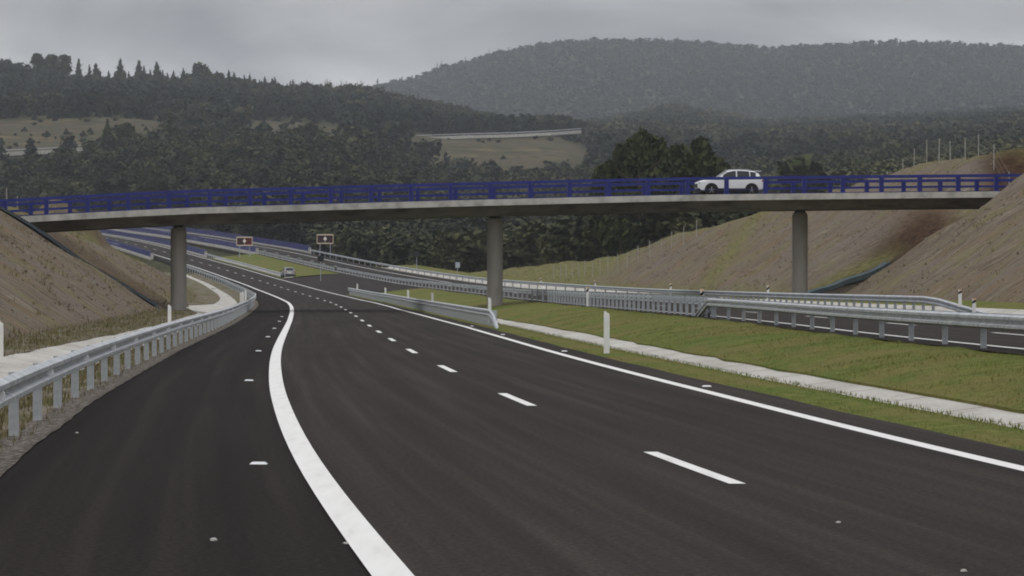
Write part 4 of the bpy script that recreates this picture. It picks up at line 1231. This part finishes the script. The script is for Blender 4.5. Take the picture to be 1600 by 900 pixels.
# ------------------------------------------------------------------ distant roads
def far_road(name, label, pts, w, mt, rail=None):
    m = MB(); n = len(pts)
    for (x, y, z) in pts: m.v += [(x, y-w/2, z), (x, y+w/2, z+.1), (x, y+w/2, z-1.6), (x, y-w/2, z-1.6)]
    for i in range(n-1):
        for k in range(4): m.f.append((i*4+k, i*4+(k+1)%4, i*4+4+(k+1)%4, i*4+4+k))
    m.f.append((0,1,2,3)); m.f.append(tuple((n-1)*4+k for k in (3,2,1,0)))
    tag(m.build(name, M[mt]), label, None, None, 'structure')
    if rail:
        q = MB()
        for (a, b) in zip(pts, pts[1:]):
            q.bar((a[0], a[1]-w/2+.4, a[2]+.85), (b[0], b[1]-w/2+.4, b[2]+.85), .12, .45)
        tag(q.build('crash_barrier', M['galvanised']), rail, 'crash barrier')
far_road('far_road', 'pale distant road below the bare earth cutting', [unp(-150, 243, 1200), unp(-60, 240, 1200), unp(20, 238, 1200), unp(80, 235, 1204), unp(128, 231, 1212)], 8, 'edge_concrete', 'pale distant crash barrier below the bare earth cutting at far left')
far_road('far_road', 'pale distant road on the tan embankment', [unp(646, 215, 1540), unp(720, 212.5, 1530), unp(800, 210.5, 1525), unp(860, 207.5, 1525), unp(908, 204, 1540)], 9, 'edge_concrete', 'pale distant crash barrier on the tan embankment above the bridge')

# ------------------------------------------------------------------ air
def haze():
    m = bpy.data.materials.new('haze_air'); m.use_nodes = True; nt = m.node_tree
    nt.nodes.clear()
    out = nt.nodes.new('ShaderNodeOutputMaterial'); v = nt.nodes.new('ShaderNodeVolumePrincipled')
    v.inputs['Color'].default_value = (.87, .93, 1.0, 1); v.inputs['Density'].default_value = HAZE
    v.inputs['Anisotropy'].default_value = 0.0
    v.inputs['Density Attribute'].default_value = ''; v.inputs['Temperature Attribute'].default_value = ''
    nt.links.new(v.outputs[0], out.inputs['Volume'])
    m.cycles.homogeneous_volume = True
    b = MB(); b.box((0, 3700, 215), (10400, 7900, 550))
    o = b.build('haze', m); o['kind'] = 'stuff'; o['label'] = 'thin grey haze over the valley and mountain'
HAZE = .97e-4
zmin = min((min(v.co.z for v in o.data.vertices) for o in bpy.data.objects if o.name.startswith(('ground', 'hills'))))
print('lowest ground', zmin)
haze()

# ------------------------------------------------------------------ sky and light
SUN_EL, SUN_AZ = radians(52), radians(215)       # behind and to the left of the viewer
w = bpy.data.worlds.new('World'); scene.world = w; w.use_nodes = True
nt = w.node_tree; nt.nodes.clear()
def N(t, **k):
    n = nt.nodes.new(t)
    for a, b in k.items(): setattr(n, a, b)
    return n
out = N('ShaderNodeOutputWorld'); bg = N('ShaderNodeBackground'); bg.inputs['Strength'].default_value = .1
sky_t = N('ShaderNodeTexSky'); sky_t.sky_type = 'NISHITA'; sky_t.sun_disc = False; sky_t.sun_elevation = SUN_EL; sky_t.sun_rotation = SUN_AZ
tc = N('ShaderNodeTexCoord'); sx = N('ShaderNodeSeparateXYZ'); nt.links.new(tc.outputs['Generated'], sx.inputs[0])
# overcast sky: three times brighter overhead than at the horizon
ov = N('ShaderNodeMapRange'); ov.inputs['From Min'].default_value = 0; ov.inputs['From Max'].default_value = 1; ov.inputs['To Min'].default_value = 4.6; ov.inputs['To Max'].default_value = 13.5
nt.links.new(sx.outputs['Z'], ov.inputs['Value'])
mp = N('ShaderNodeMapping'); mp.inputs['Scale'].default_value = (4.2, 4.2, 15); nt.links.new(tc.outputs['Generated'], mp.inputs[0])
nz = N('ShaderNodeTexNoise'); nz.inputs['Scale'].default_value = 1.9; nz.inputs['Detail'].default_value = 5; nz.inputs['Roughness'].default_value = .5; nz.inputs['Distortion'].default_value = .5
nt.links.new(mp.outputs[0], nz.inputs['Vector'])
rp = N('ShaderNodeValToRGB'); e = rp.color_ramp.elements
e[0].position = .38; e[0].color = (.62, .625, .66, 1); e[1].position = .62; e[1].color = (1.20, 1.195, 1.19, 1)
nt.links.new(nz.outputs['Fac'], rp.inputs[0])
mu = N('ShaderNodeVectorMath', operation='SCALE'); nt.links.new(rp.outputs[0], mu.inputs[0]); nt.links.new(ov.outputs[0], mu.inputs['Scale'])
tint = N('ShaderNodeMix', data_type='RGBA', blend_type='MULTIPLY'); tint.inputs[0].default_value = 1; tint.inputs[7].default_value = (1.0, .995, 1.0, 1); nt.links.new(mu.outputs[0], tint.inputs[6])
lo = N('ShaderNodeValToRGB'); le = lo.color_ramp.elements        # pale strip over the hills, darker cloud base above it
le[0].position = .070; le[0].color = (1.15, 1.155, 1.165, 1); le[1].position = .092; le[1].color = (.72, .72, .735, 1)
e2 = le.new(.22); e2.color = (.95, .95, .95, 1); e2 = le.new(.4); e2.color = (1, 1, 1, 1)
nt.links.new(sx.outputs['Z'], lo.inputs[0])
lm = N('ShaderNodeMix', data_type='RGBA', blend_type='MULTIPLY'); lm.inputs[0].default_value = 1
nt.links.new(tint.outputs[2], lm.inputs[6]); nt.links.new(lo.outputs[0], lm.inputs[7]); tint = lm
mx = N('ShaderNodeMix', data_type='RGBA'); mx.inputs[0].default_value = .93
nt.links.new(sky_t.outputs[0], mx.inputs[6]); nt.links.new(tint.outputs[2], mx.inputs[7]); nt.links.new(mx.outputs[2], bg.inputs['Color']); nt.links.new(bg.outputs[0], out.inputs[0])
L = bpy.data.lights.new('sun', 'SUN'); L.energy = .6; L.angle = radians(25); L.color = (1, .97, .93)
so = bpy.data.objects.new('sun', L); COL.objects.link(so)
from mathutils import Vector
d = Vector((sin(SUN_AZ)*cos(SUN_EL), cos(SUN_AZ)*cos(SUN_EL), sin(SUN_EL)))
so.rotation_euler = d.to_track_quat('Z', 'Y').to_euler(); so.location = (0, 0, 60)

# ------------------------------------------------------------------ camera
cam = bpy.data.cameras.new('camera'); co = bpy.data.objects.new('camera', cam); COL.objects.link(co)
cam.sensor_width = 36; cam.lens = F/1600*36; cam.clip_start = .5; cam.clip_end = 20000
co.location = (0, 0, CAMH); co.rotation_euler = (radians(90)-math.atan(2/F), 0, 0)
scene.camera = co
scene.view_settings.view_transform = 'Standard'; scene.view_settings.look = 'None'
scene.view_settings.exposure = 0; scene.view_settings.gamma = 1
scene.cycles.volume_bounces = 1; scene.cycles.max_bounces = 6; scene.cycles.diffuse_bounces = 3
scene.cycles.filter_width = 1.9
scene.cycles.use_denoising = True
